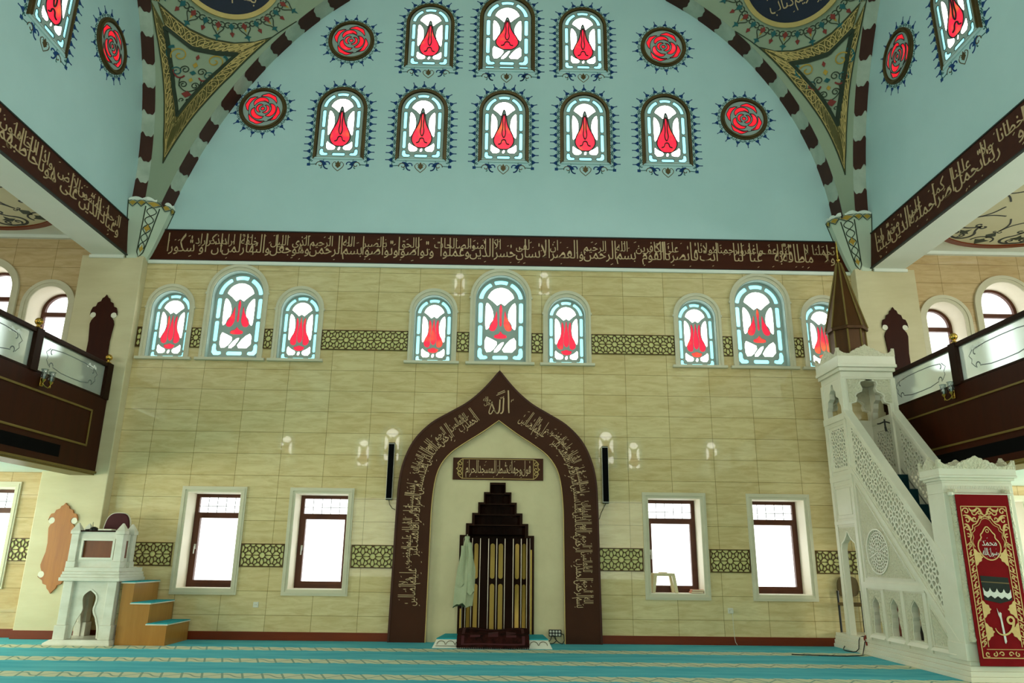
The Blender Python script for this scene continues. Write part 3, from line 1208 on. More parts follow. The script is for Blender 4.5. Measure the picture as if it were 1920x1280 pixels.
    def cl(mb, pts3, w):
        n = Vector((-sg * .7, -.7, 0))
        vs = []
        for i in range(len(pts3)):
            t = pts3[min(i + 1, len(pts3) - 1)] - pts3[max(i - 1, 0)]
            d = t.cross(n).normalized() * w / 2
            vs += [pts3[i] - d, pts3[i] + d]
        mb.add(vs, [(2 * i, 2 * i + 1, 2 * i + 3, 2 * i + 2) for i in range(len(pts3) - 1)])
    for u in (.04, .96):
        cl(me_, [CF(1, u, .10 + .8 * k / 12) for k in range(13)], .02)
    cl(me_, [CF(1, .04, .10), CF(1, .5, .02), CF(1, .96, .10)], .02)
    for ph in (0, PI):
        cl(me_, [CF(1, .5 + .33 * math.sin(k / 60 * 5 * PI + ph), .12 + .78 * k / 60) for k in range(61)], .016)
    for fz in (.16, .52):
        mg2.add([CF(1, .5 + a, fz + b, .012) for a, b in ((.3, 0), (.1, .035), (0, .075), (-.1, .035), (-.3, 0), (-.1, -.035), (0, -.075), (.1, -.035))], [tuple(range(8))])
    cl(me_, [CF(0, .02, k / 8) for k in range(9)], .02)
    cl(me_, [CF(3, .98, k / 8) for k in range(9)], .02)
    for face, n in ((0, 2), (1, 1), (2, 1), (3, 1)):
        for k in range(n):
            c = (k + .5) / n
            w = .42 / n
            mg2.add([CF(face, c + a * w, .955 + b, .014) for a, b in ((-1, .0), (-.5, .022), (0, .035), (.5, .022), (1, 0), (.45, -.022), (0, -.05), (-.45, -.022))], [tuple(range(8))])
            cl(me_, [CF(face, c + a * w * 1.15, .945 + b, .018) for a, b in ((-1.05, .01), (-.55, -.025), (0, -.06), (.55, -.025), (1.05, .01))], .014)
            cl(me_, [CF(face, c + a * w * 1.15, .955 + b, .018) for a, b in ((-1.05, .01), (-.55, .035), (0, .05), (.55, .035), (1.05, .01))], .010)
    me_.build('green_outline', T['deepgreen'], cor, recalc=False)
    mg2.build('gilt_leaves', T['ochre'], cor, recalc=False)
    # scalloped rim on top of the corbel
    rim = []
    for face in range(4):
        for k in range(8):
            rim.append(CF(face, k / 8, 1.0, .02))
    mr_ = MB()
    for i in range(len(rim) - 1):
        a, b = rim[i], rim[i + 1]
        ha, hb = (.03 + .035 * abs(math.sin(j * PI / 6)) for j in (i, i + 1))
        mr_.add([a, b, b + Vector((0, 0, hb)), a + Vector((0, 0, ha)), a + Vector((sg * .03, .03, 0)), b + Vector((sg * .03, .03, 0)), b + Vector((sg * .03, .03, hb)), a + Vector((sg * .03, .03, ha))],
                [(0, 1, 2, 3), (4, 7, 6, 5), (3, 2, 6, 7), (0, 4, 5, 1)])
    mr_.build('scalloped_rim', T['white'], cor)

# little painted domes over the side aisles (rim ring and scroll paintwork on the ceiling)
for sg, nm in ((-1, 'left'), (1, 'right')):
    cx, cy = sg * 8.68, -2.10
    D = thing('ceiling_%s_rosette' % nm, 'cream ceiling roundel with dark scrollwork over the %s gallery' % nm, 'ceiling roundel', (cx, cy, 6.70), None, 'structure')
    R = 1.80
    MP = lambda u, v, o, cx=cx, cy=cy: (cx + u, cy + v, 6.72 - o)
    MB().plate(circ(0, 0, R - .09, 56), [], 0, .012, MP).build('cream_field', T['ceil'], D)
    MB().ring(circ(0, 0, R, 72), circ(0, 0, R - .11, 72), 0, .035, MP).build('brown_ring', T['base'], D)
    ms, mf = MB(), MB()
    for k in range(16):
        a = 2 * PI * (k + .5) / 16

        def Q(u, v, o, a=a):
            x, y = (R - .14 - v) * math.cos(a) - u * math.sin(a), (R - .14 - v) * math.sin(a) + u * math.cos(a)
            return MP(x, y, o + .013)
        if k % 2:
            for d in (-1, 1):
                ms.ribbon([(d * p[0], p[1]) for p in bez((0, .02), (.30, .0), (.34, .26), (.16, .33))], .045, Q)
                ms.ribbon([(d * p[0], p[1]) for p in bez((.16, .33), (.06, .38), (.02, .44), (.0, .52))], .035, Q)
                ms.ribbon([(d * p[0], p[1]) for p in spiral(.09, .14, .07, .015, -1.5, 5, 16)], .03, Q)
                ms.ribbon([(d * p[0], p[1]) for p in spiral(.07, .52, .07, .015, 3.1, 9, 16)], .03, Q)
            mf.poly([(-.13, .24), (0, .16), (.13, .24), (.04, .27), (0, .36), (-.04, .27)], Q)
        else:
            mf.poly([(-.14, .14), (0, -.03), (.14, .14), (.05, .15), (0, .2), (-.05, .15)], Q)
            mf.poly([(-.1, .33), (0, .22), (.1, .33), (0, .45)], Q)
            for d in (-1, 1):
                ms.ribbon([(d * p[0], p[1]) for p in bez((.2, .1), (.22, .2), (.1, .3), (0, .25))], .03, Q)
                ms.ribbon([(d * p[0], p[1]) for p in spiral(.05, .48, .045, .01, 3.1, 8, 14)], .018, Q)
                ms.ribbon([(d * p[0], p[1]) for p in bez((0, .5), (0, .75), (.06, .8), (.2, .95))], .028, Q)
    ms.build('dark_scrollwork', T['line'], D)
    mf.build('grey_green_leaves', T['deepgreen'], D)

# ================================================================== STAINED GLASS
def arch_inset_path(hw, zs, d, z0, n=40):
    """arch outline moved in by d, from bottom left over the top to bottom right"""
    r = hw - d
    p = [(-r, z0), (-r, z0 + (zs - z0) * .5)] + [(-r * math.cos(PI * k / n), zs + r * math.sin(PI * k / n)) for k in range(n + 1)] + [(r, z0 + (zs - z0) * .5), (r, z0)]
    return p


def arc_dash(r0, r1, zs, a0, a1, n=8):
    o = [(r1 * math.cos(a0 + (a1 - a0) * k / n), zs + r1 * math.sin(a0 + (a1 - a0) * k / n)) for k in range(n + 1)]
    i = [(r0 * math.cos(a0 + (a1 - a0) * k / n), zs + r0 * math.sin(a0 + (a1 - a0) * k / n)) for k in range(n + 1)]
    return chaikin(o + i[::-1], 1)


def rdash(x0, x1, z0, z1):
    r = min(x1 - x0, z1 - z0) * .42
    out = []
    for cx, cz, a in ((x1 - r, z0 + r, -PI / 2), (x1 - r, z1 - r, 0), (x0 + r, z1 - r, PI / 2), (x0 + r, z0 + r, PI)):
        out += [(cx + r * math.cos(a + k * PI / 8), cz + r * math.sin(a + k * PI / 8)) for k in range(5)]
    return out


def mirror(p):
    return [(-q[0], q[1]) for q in reversed(p)]


def tulip_design(hw, zs, kind):
    """pieces of glass: list of (colour, outline) in window coordinates, origin mid sill"""
    H = zs + hw
    big = kind in ('large', 'upper_large')
    P = []
    m = hw * .12            # margin
    w = hw * .165           # dash width
    xo, xi = hw - m, hw - m - w
    # cyan border
    P.append(('c', arc_dash(xi, xo, zs, PI / 2 - .33, PI / 2 + .33)))
    P.append(('c', arc_dash(xi, xo, zs, PI / 2 + .50, PI - .12)))
    P.append(('c', arc_dash(xi, xo, zs, .12, PI / 2 - .50)))
    if big:
        rows = [(zs * .01, zs * .045)]
        b0 = zs * .085
    else:
        rows = []
        b0 = zs * .025
    lh = w * .95
    for z0, z1 in rows:
        P += [('c', rdash(-xo, -xo + hw * .36, z0 + .01, z1 + .01)), ('c', rdash(xo - hw * .36, xo, z0 + .01, z1 + .01)), ('c', rdash(-hw * .30, hw * .30, z0 + .01, z1 + .01))]
    P.append(('c', rdash(-hw * .30, hw * .30, b0, b0 + lh)))
    lt = b0 + (hw * .46 if big else hw * .36)
    Ls = [(-xo, b0), (-xo + hw * .38, b0), (-xo + hw * .38, b0 + lh), (-xi, b0 + lh), (-xi, lt), (-xo, lt)]
    Ls = chaikin(Ls, 1)
    P += [('c', Ls), ('c', mirror(Ls))]
    z0 = lt + hw * .09
    z1 = zs - hw * .06
    n = 2
    g = hw * .10
    h = (z1 - z0 - g * (n - 1)) / n
    for k in range(n):
        a = z0 + k * (h + g)
        P += [('c', rdash(-xo, -xi, a, a + h)), ('c', rdash(xi, xo, a, a + h))]
    # inner field
    ix = xi - hw * .11
    r = ix
    cap = [(ix * .80 * math.cos(PI * k / 12) * 1.12, zs - hw * .0 + r * .95 * math.sin(PI * k / 12)) for k in range(1, 12)]
    zc = zs + hw * .02
    cap += [(-ix * .55, zc - .02 * hw), (-ix * .24, zc - hw * .20), (0, zc - hw * .10), (ix * .24, zc - hw * .20), (ix * .55, zc - .02 * hw)]
    P.append(('w', cap))
    bt = b0 + lh + hw * .13        # bottom of the inner field
    body0 = bt + (hw * .50 if big else hw * .26)     # bottom of the tulip
    bodyt = zs - hw * .16
    hb = bodyt - body0
    # white crescents
    wl = [(-ix, zs - hw * .06), (-ix * .80, zs - hw * .09), (-ix * .52, zs - hw * .36), (-ix * .46, bodyt - hb * .40), (-ix * .70, bodyt - hb * .62), (-ix * .95, bodyt - hb * .74), (-ix, bodyt - hb * .55)]
    wl = chaikin(wl, 2)
    P += [('w', wl), ('w', mirror(wl))]
    # lower white pieces and slanting stem
    if big:
        P.append(('w', chaikin([(-ix, bt), (-ix * .55, bt + hw * .02), (-ix * .12, body0 - hw * .10), (-ix * .62, body0 + hw * .06), (-ix, body0 + hw * .16)], 1)))
        P.append(('w', chaikin([(-ix * .50, bt), (-ix * .12, bt), (ix * .30, body0 - hw * .06), (-ix * .02, body0 - hw * .12)], 1)))
        P.append(('w', chaikin([(0, bt), (ix, bt), (ix, body0 + hw * .14), (ix * .50, body0 - hw * .04)], 1)))
    else:
        P.append(('w', chaikin([(-ix, bt), (-ix * .34, bt), (-ix * .26, body0 - hw * .04), (-ix * .7, body0 + hw * .08), (-ix, body0 + hw * .26)], 1)))
        P.append(('w', mirror(P[-1][1])))
        P.append(('w', chaikin([(-ix * .14, bt), (ix * .08, bt), (ix * .12, body0 - hw * .07), (-ix * .06, body0 - hw * .07)], 1)))
    # the tulip
    if kind == 'large':
        sp = [(-ix * .26, bodyt - hb * .10), (-ix * .22, bodyt - hb * .42), (-ix * .18, body0 + hb * .42), (-ix * .38, body0 + hb * .24), (-ix * .74, body0 + hb * .26), (-ix * .74, body0 + hb * .46), (-ix * .40, bodyt - hb * .40)]
        sp = chaikin(sp, 2)
        cp = chaikin([(0, bodyt + hb * .06), (ix * .12, bodyt - hb * .12), (ix * .04, bodyt - hb * .3), (ix * .10, body0 + hb * .45), (0, body0 + hb * .36), (-ix * .10, body0 + hb * .45), (-ix * .04, bodyt - hb * .3), (-ix * .12, bodyt - hb * .12)], 2)
        bs = chaikin([(-ix * .40, body0 + hb * .04), (-ix * .42, body0 + hb * .14), (-ix * .12, body0 + hb * .17), (0, body0 + hb * .27), (ix * .12, body0 + hb * .17), (ix * .42, body0 + hb * .14), (ix * .40, body0 + hb * .04)], 1)
    else:
        sp = [(-ix * .42, bodyt + hb * .02), (-ix * .14, bodyt - hb * .22), (-ix * .28, bodyt - hb * .56), (-ix * .24, body0 + hb * .20), (-ix * .46, body0 + hb * .13), (-ix * .82, body0 + hb * .19), (-ix * .80, body0 + hb * .38), (-ix * .40, bodyt - hb * .44)]
        sp = chaikin(sp, 2)
        cp = chaikin([(0, bodyt + hb * .04), (ix * .10, bodyt - hb * .25), (ix * .26, body0 + hb * .45), (ix * .22, body0 + hb * .27), (0, body0 + hb * .20), (-ix * .22, body0 + hb * .27), (-ix * .26, body0 + hb * .45), (-ix * .10, bodyt - hb * .25)], 2)
        bs = chaikin([(-ix * .52, body0 + hb * .10), (-ix * .2, body0 + hb * .12), (0, body0 + hb * .15), (ix * .2, body0 + hb * .12), (ix * .52, body0 + hb * .10), (ix * .30, body0 - hb * .01), (-ix * .30, body0 - hb * .01)], 1)
    if kind in ('small', 'large'):
        P += [('r', sp), ('r', mirror(sp)), ('r', cp), ('r', bs)]
    else:
        # upper windows: one onion-shaped bloom, divided by dark leads
        body = [(-.16 * ix, bodyt + hb * .02), (-ix * .26, bodyt - hb * .30), (-ix * .72, body0 + hb * .40), (-ix * .82, body0 + hb * .18), (-ix * .42, body0 - hb * .02), (0, body0 - hb * .03)]
        body = body + [(-q[0], q[1]) for q in reversed(body[:-1])] + [(0, bodyt + hb * .22)]
        P.append(('r', chaikin(body, 2)))
        P.append(('lead', chaikin([(0, bodyt + hb * .06), (ix * .13, bodyt - hb * .06), (ix * .06, bodyt - hb * .34), (ix * .17, body0 + hb * .46), (0, body0 + hb * .30), (-ix * .17, body0 + hb * .46), (-ix * .06, bodyt - hb * .34), (-ix * .13, bodyt - hb * .06)], 2)))
        P.append(('leadopen', chaikin([(-ix * .42, body0 + hb * .13), (-ix * .2, body0 + hb * .15), (-ix * .16, body0 + hb * .25), (0, body0 + hb * .28), (ix * .16, body0 + hb * .25), (ix * .2, body0 + hb * .15), (ix * .42, body0 + hb * .13)], 2, False)))
    return P


GN = {'w': ('white_glass', 'gwhite'), 'c': ('cyan_glass', 'gcyan'), 'r': ('ruby_glass', 'gred')}


def stained_panel(parent, hw, zs, kind, depth, thick, outlined, z0=0.0):
    """gypsum sheet with holes, coloured glass behind the holes; depth = how far behind the wall face its front lies"""
    des = tulip_design(hw, zs, kind)
    mp = lambda u, v, o: (u, depth - o, v)
    mpp = lambda u, v, o: tuple(Vector((u, depth - o, v)) + OFF[parent.name])
    holes = [p for c, p in des if c in 'wcr']
    MB().plate(arch_pts(hw + .012, z0, zs, 30), holes, -thick, 0, mpp).build('gypsum_panel', T['panelplaster'], parent)
    for c, (nm, m) in GN.items():
        mb = MB()
        for cc, p in des:
            if cc == c:
                mb.poly(p, mpp, -thick + .002, -thick + .012)
        mb.build(nm, T[m], parent)
    lead = MB()
    if outlined:
        for c, p in des:
            if c in 'wcr':
                lead.ribbon(p, .008 if c != 'r' else .020, mpp, 0, .004, closed=True)
    for c, p in des:
        if c == 'lead':
            lead.ribbon(p, .017, mpp, -thick + .012, .002, closed=True)
        if c == 'leadopen':
            lead.ribbon(p, .017, mpp, -thick + .012, .002)
    if lead.v:
        lead.build('dark_leading', T['line'], parent)


WN = [0]


def window_empty(label, loc):
    WN[0] += 1
    return thing('window_%d' % WN[0], label, 'window', loc, None, 'structure')


def place(src, loc, rz, label, cat='window'):
    c = copy_tree(src)
    WN[0] += 1
    c.name = 'window_%d' % WN[0]
    OFF[c.name] = Vector(loc)
    c.location = loc
    c.rotation_euler = (0, 0, rz)
    c['label'] = label
    return c


def local(parent, y=0.0):
    o = OFF[parent.name]
    return lambda u, v, off: (u + o.x, y - off + o.y, v + o.z)


def mid_window(b, label, loc):
    k = mid(b)
    t = window_empty(label, loc)
    L = local(t)
    stained_panel(t, k['hw'], k['zs'], 'large' if b else 'small', .13, .03, False)
    n = 30
    ins, mid_, out = arch_pts(k['hw'], 0, k['zs'], n), arch_pts((k['hw'] + k['ohw']) / 2, 0, (k['zs'] + k['ozs']) / 2, n), arch_pts(k['ohw'], 0, k['ozs'], n)
    m = MB()
    m.ring(ins, mid_, -.01, .020, L, closed=False)
    m.ring(mid_, out, -.01, .040, L, closed=False)
    # small imposts at the springing
    for s in (-1, 1):
        m.box(s * k['ohw'] - .015, s * k['ohw'] + .015, k['ozs'] - .03, k['ozs'] + .01, -.01, .045, mp=L)
    m.build('stone_surround', T['trimstone'], t)
    MB().ring(arch_pts(k['hw'] - .012, .0, k['zs'], n), arch_pts(k['hw'] + .004, 0, k['zs'], n), -.43, .005, L, closed=False).build('reveal_lining', T['panelplaster'], t)
    MB().box(-k['ohw'] - .055, k['ohw'] + .055, -.035, .012, -.01, .075, mp=L).build('sill', T['trimstone'], t, bevel=.006)
    MB().plate(arch_pts(k['hw'] + .02, -.01, k['zs'], n), [], -.44, -.42, L).build('outer_glazing', T['panelplaster'], t)
    return t


side_words = ('first', 'second', 'third')
w_small = mid_window(0, 'x', (MIDX[0][0], 0, SILL))
w_large = mid_window(1, 'x', (MIDX[1][0], 0, SILL))
gl = ('left group, above the raised pulpit', 'middle group, above the mihrab', 'right group, beside the minbar spire')
for i, (x, b) in enumerate(MIDX):
    lb = 'arched stained glass window with red tulip, %s of the %s' % ((('smaller left one', 'tall middle one', 'smaller right one')[i % 3]), gl[i // 3])
    if i == 0:
        w_small['label'] = lb
    elif i == 1:
        w_large['label'] = lb
    else:
        place(w_large if b else w_small, (x, 0, SILL), 0, lb)


# ------------------------------------------------------------------ painted blue fleur border
def fleur(mb, Q, s):
    """one fleuron pointing outwards (v), s = size"""
    mb.poly([(-.022 * s, .035 * s), (-.05 * s, .055 * s), (-.03 * s, .075 * s), (0, .062 * s), (.03 * s, .075 * s), (.05 * s, .055 * s), (.022 * s, .035 * s), (0, .05 * s)], Q)
    mb.poly([(-.032 * s, .075 * s), (0, .122 * s), (.032 * s, .075 * s), (0, .035 * s)], Q)
    mb.poly([(-.009 * s, .10 * s), (-.007 * s, .155 * s), (.007 * s, .155 * s), (.009 * s, .10 * s)], Q)
    mb.poly([(0, .15 * s), (.013 * s, .163 * s), (0, .176 * s), (-.013 * s, .163 * s)], Q)


def fleur_border(mb, mt, path, L, pitch, s=1.0, closed=False, off=.015):
    Ls = [0.0]
    pp = path + [path[0]] if closed else path
    for a, b in zip(pp, pp[1:]):
        Ls.append(Ls[-1] + math.dist(a, b))
    total = Ls[-1]
    n = max(3, round(total / pitch))

    def at(d):
        d = min(max(d, 0), total - 1e-6)
        i = 0
        while i < len(Ls) - 2 and Ls[i + 1] <= d:
            i += 1
        t = (d - Ls[i]) / (Ls[i + 1] - Ls[i])
        p, q = pp[i], pp[i + 1]
        L_ = math.dist(p, q)
        return (p[0] + (q[0] - p[0]) * t, p[1] + (q[1] - p[1]) * t), ((q[0] - p[0]) / L_, (q[1] - p[1]) / L_)
    for k in range(n if closed else n + 1):
        d = total * k / n
        (px, pz), (tx, tz) = at(d)
        nx, nz = -tz, tx

        def Q(u, v, o, px=px, pz=pz, tx=tx, tz=tz, nx=nx, nz=nz):
            return L(px + tx * u + nx * (v + off), pz + tz * u + nz * (v + off), o)
        fleur(mb, Q, s)
        for e in (-1, 1):
            mt.ribbon([(e * p[0], p[1]) for p in spiral(.036 * s, .012 * s, .026 * s, .008 * s, -1.3, 3.6, 9)], .014 * s, Q)
    for k in range(n):
        (px, pz), (tx, tz) = at(total * (k + .5) / n)
        nx, nz = -tz, tx

        def Q(u, v, o, px=px, pz=pz, tx=tx, tz=tz, nx=nx, nz=nz):
            return L(px + tx * u + nx * (v + off), pz + tz * u + nz * (v + off), o)
        mt.poly([(0, .0), (.014 * s, .014 * s), (0, .028 * s), (-.014 * s, .014 * s)], Q)
        mt.ribbon([(-.05 * s, .02 * s), (0, .045 * s), (.05 * s, .02 * s)], .009 * s, Q)


def bottom_scroll(t, L, hw):
    mb, mo, mt = MB(), MB(), MB()
    z = -.115
    for d in (-1, 1):
        F = lambda pts, d=d: [(d * p[0], p[1]) for p in pts]
        mt.ribbon(F([(hw + .10, .04), (hw + .115, z - .05)]), .012, L)
        sq = F([(hw + .15, z - .06), (hw + .15, z - .005), (hw + .09, z - .005), (hw + .09, z - .06)])
        mb.poly(sq, L)
        mt.ribbon(F([(hw + .09, z - .03), (hw - .03, z - .02)]), .012, L)
        mo.ribbon(F(spiral(hw - .09, z - .03, .075, .014, -.2, 6.2, 18)), .014, L)
        mb.ribbon(F(bez((hw - .08, z + .045), (hw - .17, z + .05), (hw - .13, z - .13), (hw - .24, z - .115))), .022, L)
        mb.ribbon(F(spiral(hw - .235, z - .025, .095, .03, -1.57, 3.2, 16)), .020, L)
        mb.poly(F([(hw - .22, z - .03), (hw - .17, z + .035), (hw - .11, z + .06), (hw - .14, z - .0), (hw - .17, z - .045)]), L)
        mt.ribbon(F(spiral(hw - .13, z + .055, .035, .01, 1, 5.2, 10)), .009, L)
        mt.ribbon(F(bez((hw - .12, z - .06), (hw - .13, z - .1), (hw - .12, z - .11), (hw - .1, z - .10))), .014, L)
        mo.ribbon(F(bez((.10, z - .0), (.12, z - .07), (.06, z - .10), (0, z - .16))), .012, L)
        mo.ribbon(F(spiral(.055, z + .0, .035, .01, 0, 5, 10)), .010, L)
    mo.poly([(-.05, z - .05), (-.03, z + .0), (0, z + .055), (.03, z + .0), (.05, z - .05), (0, z - .10)], L)
    return mb, mo, mt


def upper_window(kind, label, loc, hw, zs, ohw, ozs):
    t = window_empty(label, loc)
    L = local(t)
    stained_panel(t, hw, zs, kind, -.030, .026, True, z0=.0)
    n = 36
    m = MB()
    a, b, c = arch_pts(hw, .0, zs, n), arch_pts(hw + (ohw - hw) * .45, 0, zs + (ozs - zs) * .5, n), arch_pts(ohw, -.035, ozs, n)
    a2 = arch_pts(hw + (ohw - hw) * .2, 0, zs, n)
    m.ring(a, a2, -.02, .030, L, closed=False)
    m.ring(a2, b, -.02, .058, L, closed=False)
    m.ring(b, c, -.02, .040, L, closed=False)
    m.build('bronze_moulding', T['bronze'], t, smooth=False)
    MB().loft([[L(-ohw + .01, -.035, 0), L(ohw - .01, -.035, 0), L(ohw - .01, -.035, .02), L(-ohw + .01, -.035, .02)],
               [L(-hw, .03, 0), L(hw, .03, 0), L(hw, .03, .032), L(-hw, .03, .032)]]).build('plaster_sill', T['blue'], t)
    mb, mo, mt = bottom_scroll(t, L, ohw - .05)
    path = arch_pts(ohw, -.02, ozs, 40)
    fleur_border(mb, mt, path, L, .152, 1.0)
    mb.build('cobalt_fleurons', T['cobalt'], t)
    mt.build('teal_tendrils', T['teal'], t)
    mo.build('gilt_scrolls', T['bronze'], t)
    return t


def rose(R):
    """petals of the round rose windows"""
    P = []

    def pet(r0, r1, a0, a1, tw=.25, n=10):
        o = [(r1(k / n) * math.cos(a0 + (a1 - a0) * k / n), r1(k / n) * math.sin(a0 + (a1 - a0) * k / n)) for k in range(n + 1)]
        i = [(r0(k / n) * math.cos(a0 + (a1 - a0) * k / n), r0(k / n) * math.sin(a0 + (a1 - a0) * k / n)) for k in range(n + 1)]
        return chaikin(o + i[::-1], 1)
    S = lambda a, b: (lambda t: a + (b - a) * math.sin(PI * min(1, max(0, t))))
    rot = .35
    for k in range(4):
        a = rot + k * PI / 2
        P.append(pet(lambda t: R * (.76 - .02 * t), lambda t: R * (.77 + .21 * math.sin(PI * t) ** .6 - .05 * math.sin(3 * PI * t) ** 2), a + .08, a + 1.42))
    for k in range(3):
        a = rot + .5 + k * 2 * PI / 3
        P.append(pet(lambda t: R * (.42 + .05 * t), lambda t: R * (.46 + .24 * math.sin(PI * t) ** .6), a + .07, a + 1.98))
    for k in range(2):
        a = rot + 1.1 + k * PI
        P.append(pet(lambda t: R * (.20 + .03 * t), lambda t: R * (.22 + .14 * math.sin(PI * t) ** .6), a + .12, a + 2.85))
    P.append(chaikin([(R * .12 * math.cos(a), R * .12 * math.sin(a)) for a in (0, 1.3, 2.4, 3.6, 4.9)], 2))
    return P


def rose_window(label, loc):
    t = window_empty(label, loc)
    L = local(t)
    R = .372
    pet = rose(R * .97)
    MB().plate(circ(0, 0, R + .02, 56), pet, .002, .026, L).build('gypsum_panel', T['panelplaster'], t)
    m = MB()
    for p in pet:
        m.poly(p, L, .003, .010)
    m.build('rose_glass', T['grose'], t)
    l = MB()
    for p in pet:
        l.ribbon(p, .012, L, .024, .030, closed=True)
    for a0, r in ((.2, .40), (2.3, .72), (4.2, .74)):
        l.ribbon([(R * r * math.cos(a0 + k * .1), R * (r + .006 * k) * math.sin(a0 + k * .1)) for k in range(15)], .010, L, .024, .030)
    l.build('dark_leading', T['line'], t)
    m = MB()
    m.ring(circ(0, 0, R, 56), circ(0, 0, R + .018, 56), -.02, .030, L)
    m.ring(circ(0, 0, R + .018, 56), circ(0, 0, R + .052, 56), -.02, .058, L)
    m.ring(circ(0, 0, R + .052, 56), circ(0, 0, R + .078, 56), -.02, .038, L)
    m.build('bronze_moulding', T['bronze'], t)
    mb, mt = MB(), MB()
    fleur_border(mb, mt, list(reversed(circ(0, 0, R + .078, 60, PI / 2))), L, .168, .92, closed=True)
    mb.build('cobalt_fleurons', T['cobalt'], t)
    mt.build('teal_tendrils', T['teal'], t)
    return t


ords = ('leftmost', 'second from left', 'middle', 'second from right', 'rightmost')
ROWB = dict(hw=.405, zs=1.02, ohw=.475, ozs=1.03)
wb = None
for i, x in enumerate((-3.08, -1.545, 0, 1.54, 3.09)):
    lb = 'arched red tulip window in the lower row of the upper wall, %s of five' % ords[i]
    if wb is None:
        wb = upper_window('upper', lb, (x, 0, 8.41), **ROWB)
    else:
        place(wb, (x, 0, 8.41), 0, lb)
place(wb, (-1.485, 0, 10.44), 0, 'arched red tulip window in the top row, left of the tall middle one').scale = (1, 1, .955)
place(wb, (1.53, 0, 10.42), 0, 'arched red tulip window in the top row, right of the tall middle one').scale = (1, 1, .965)
upper_window('upper_large', 'tall arched red tulip window at the centre of the top row', (0.035, 0, 10.39), .47, 1.17, .55, 1.19)
wr = rose_window('round red rose window high on the upper wall, left of the top row', (-3.02, 0, 10.975))
place(wr, (3.12, 0, 10.99), 0, 'round red rose window high on the upper wall, right of the top row')
place(wr, (-4.585, 0, 9.41), 0, 'round red rose window near the left foot of the front arch')
place(wr, (4.60, 0, 9.41), 0, 'round red rose window near the right foot of the front arch')
# side walls carry the same windows
place(wr, (-6.6, -1.74, 9.42), PI / 2, 'round red rose window on the left side wall beneath its arch')
place(wr, (6.6, -1.93, 9.42), -PI / 2, 'round red rose window on the right side wall beneath its arch')
place(wb, (-6.6, -3.28, 8.42), PI / 2, 'tulip window on the left side wall, cut by the top left of the picture')
place(wb, (6.6, -3.44, 8.42), -PI / 2, 'tulip window on the right side wall, cut by the top right of the picture')
# the same windows in the rear wall, seen only as reflections in the polished tiles
for x, z, b in ((-8.0, 4.5, 0), (-5.1, 4.4, 0), (-4.05, 4.5, 1), (4.05, 4.5, 1), (5.1, 4.45, 0), (8.05, 4.5, 0), (-1.7, 11.2, 0), (1.7, 11.3, 0)):
    place(w_large if b else w_small, (x, -15.55, z), PI, 'stained glass window in the rear wall')

# ================================================================== PLAIN WINDOWS
def low_window(label, loc, z0=.75, z1=2.25, hinge=-1, depth=.36):
    t = window_empty(label, loc)
    L = local(t)
    h = z1 - z0
    m = MB()
    hw = .435
    # stepped marble architrave, one frame per step
    for (a, b, o) in ((0.0, .035, .022), (.035, .06, .038), (.06, .088, .028)):
        m.plate(rect(-hw - b, hw + b, z0 - b, z1 + b), [rect(-hw - a, hw + a, z0 - a, z1 + a)], -.005, o, L)
    m.build('marble_architrave', T['trimstone'], t)
    # lining of the reveal
    m = MB()
    m.plate(rect(-hw, hw, z0, z1), [rect(-hw + .008, hw - .008, z0 + .012, z1 - .008)], -.44, .015, L)
    m.build('reveal_lining', T['revealwhite'], t)
    fr = MB()
    y0, y1 = -depth - .06, -depth
    fr.plate(rect(-hw + .008, hw - .008, z0 + .012, z1 - .008),
             [rect(-hw + .068, hw - .068, z0 + .07, z0 + h * .76), rect(-hw + .068, hw - .068, z0 + h * .795, z1 - .062)], y0, y1, L)
    fr.build('outer_frame', T['pvc'], t)
    sa = MB()
    sa.plate(rect(-hw + .062, hw - .062, z0 + .064, z0 + h * .764), [rect(-hw + .115, hw - .105, z0 + .118, z0 + h * .735)], y0 + .01, y1 + .02, L)
    s = sa.build('sash', T['pvc'], t)
    hd = MB()
    hx = hinge * (hw - .09)
    hd.box(hx - .014, hx + .014, z0 + h * .40, z0 + h * .455, y1 + .02, y1 + .04, mp=L)
    hd.tube([L(hx, z0 + h * .43, y1 + .035), L(hx, z0 + h * .43, y1 + .06), L(hx, z0 + h * .50 - .22, y1 + .065)], .010, 8)
    hd.build('handle', T['silver'], s)
    MB().box(-hw + .11, hw - .10, z0 + .11, z0 + h * .74, y0 + .03, y0 + .036, mp=L).build('lower_pane', T['pane'], t)
    MB().box(-hw + .06, hw - .06, z0 + h * .79, z1 - .055, y0 + .03, y0 + .036, mp=L).build('upper_pane', T['pane'], t)
    g = MB()
    for k in range(1, 5):
        x = -hw + .068 + (2 * hw - .136) * k / 5
        g.box(x - .0042, x + .0042, z0 + h * .795, z1 - .062, y0 + .036, y0 + .042, mp=L)
    zz = z0 + h * .865
    g.box(-hw + .068, hw - .068, zz - .0042, zz + .0042, y0 + .036, y0 + .042, mp=L)
    g.build('glazing_bars', T['etch'], t)
    return t


lw = low_window('tall clear window with brown frame, nearest the raised pulpit', (LOWX[0], 0, 0), hinge=-1)
for i, lb in ((1, 'tall clear window with brown frame, left of the mihrab'), (2, 'tall clear window with brown frame and a plastic stool on its sill'),
              (3, 'tall clear window with brown frame, nearest the minbar')):
    place(lw, (LOWX[i], 0, 0), 0, lb)
low_window('clear brown-framed window in the left aisle, cut by the picture edge', (-8.28, 0, 0), .80, 2.28)
low_window('clear brown-framed window in the right aisle behind the red banner', (8.28, 0, 0), .80, 2.28)


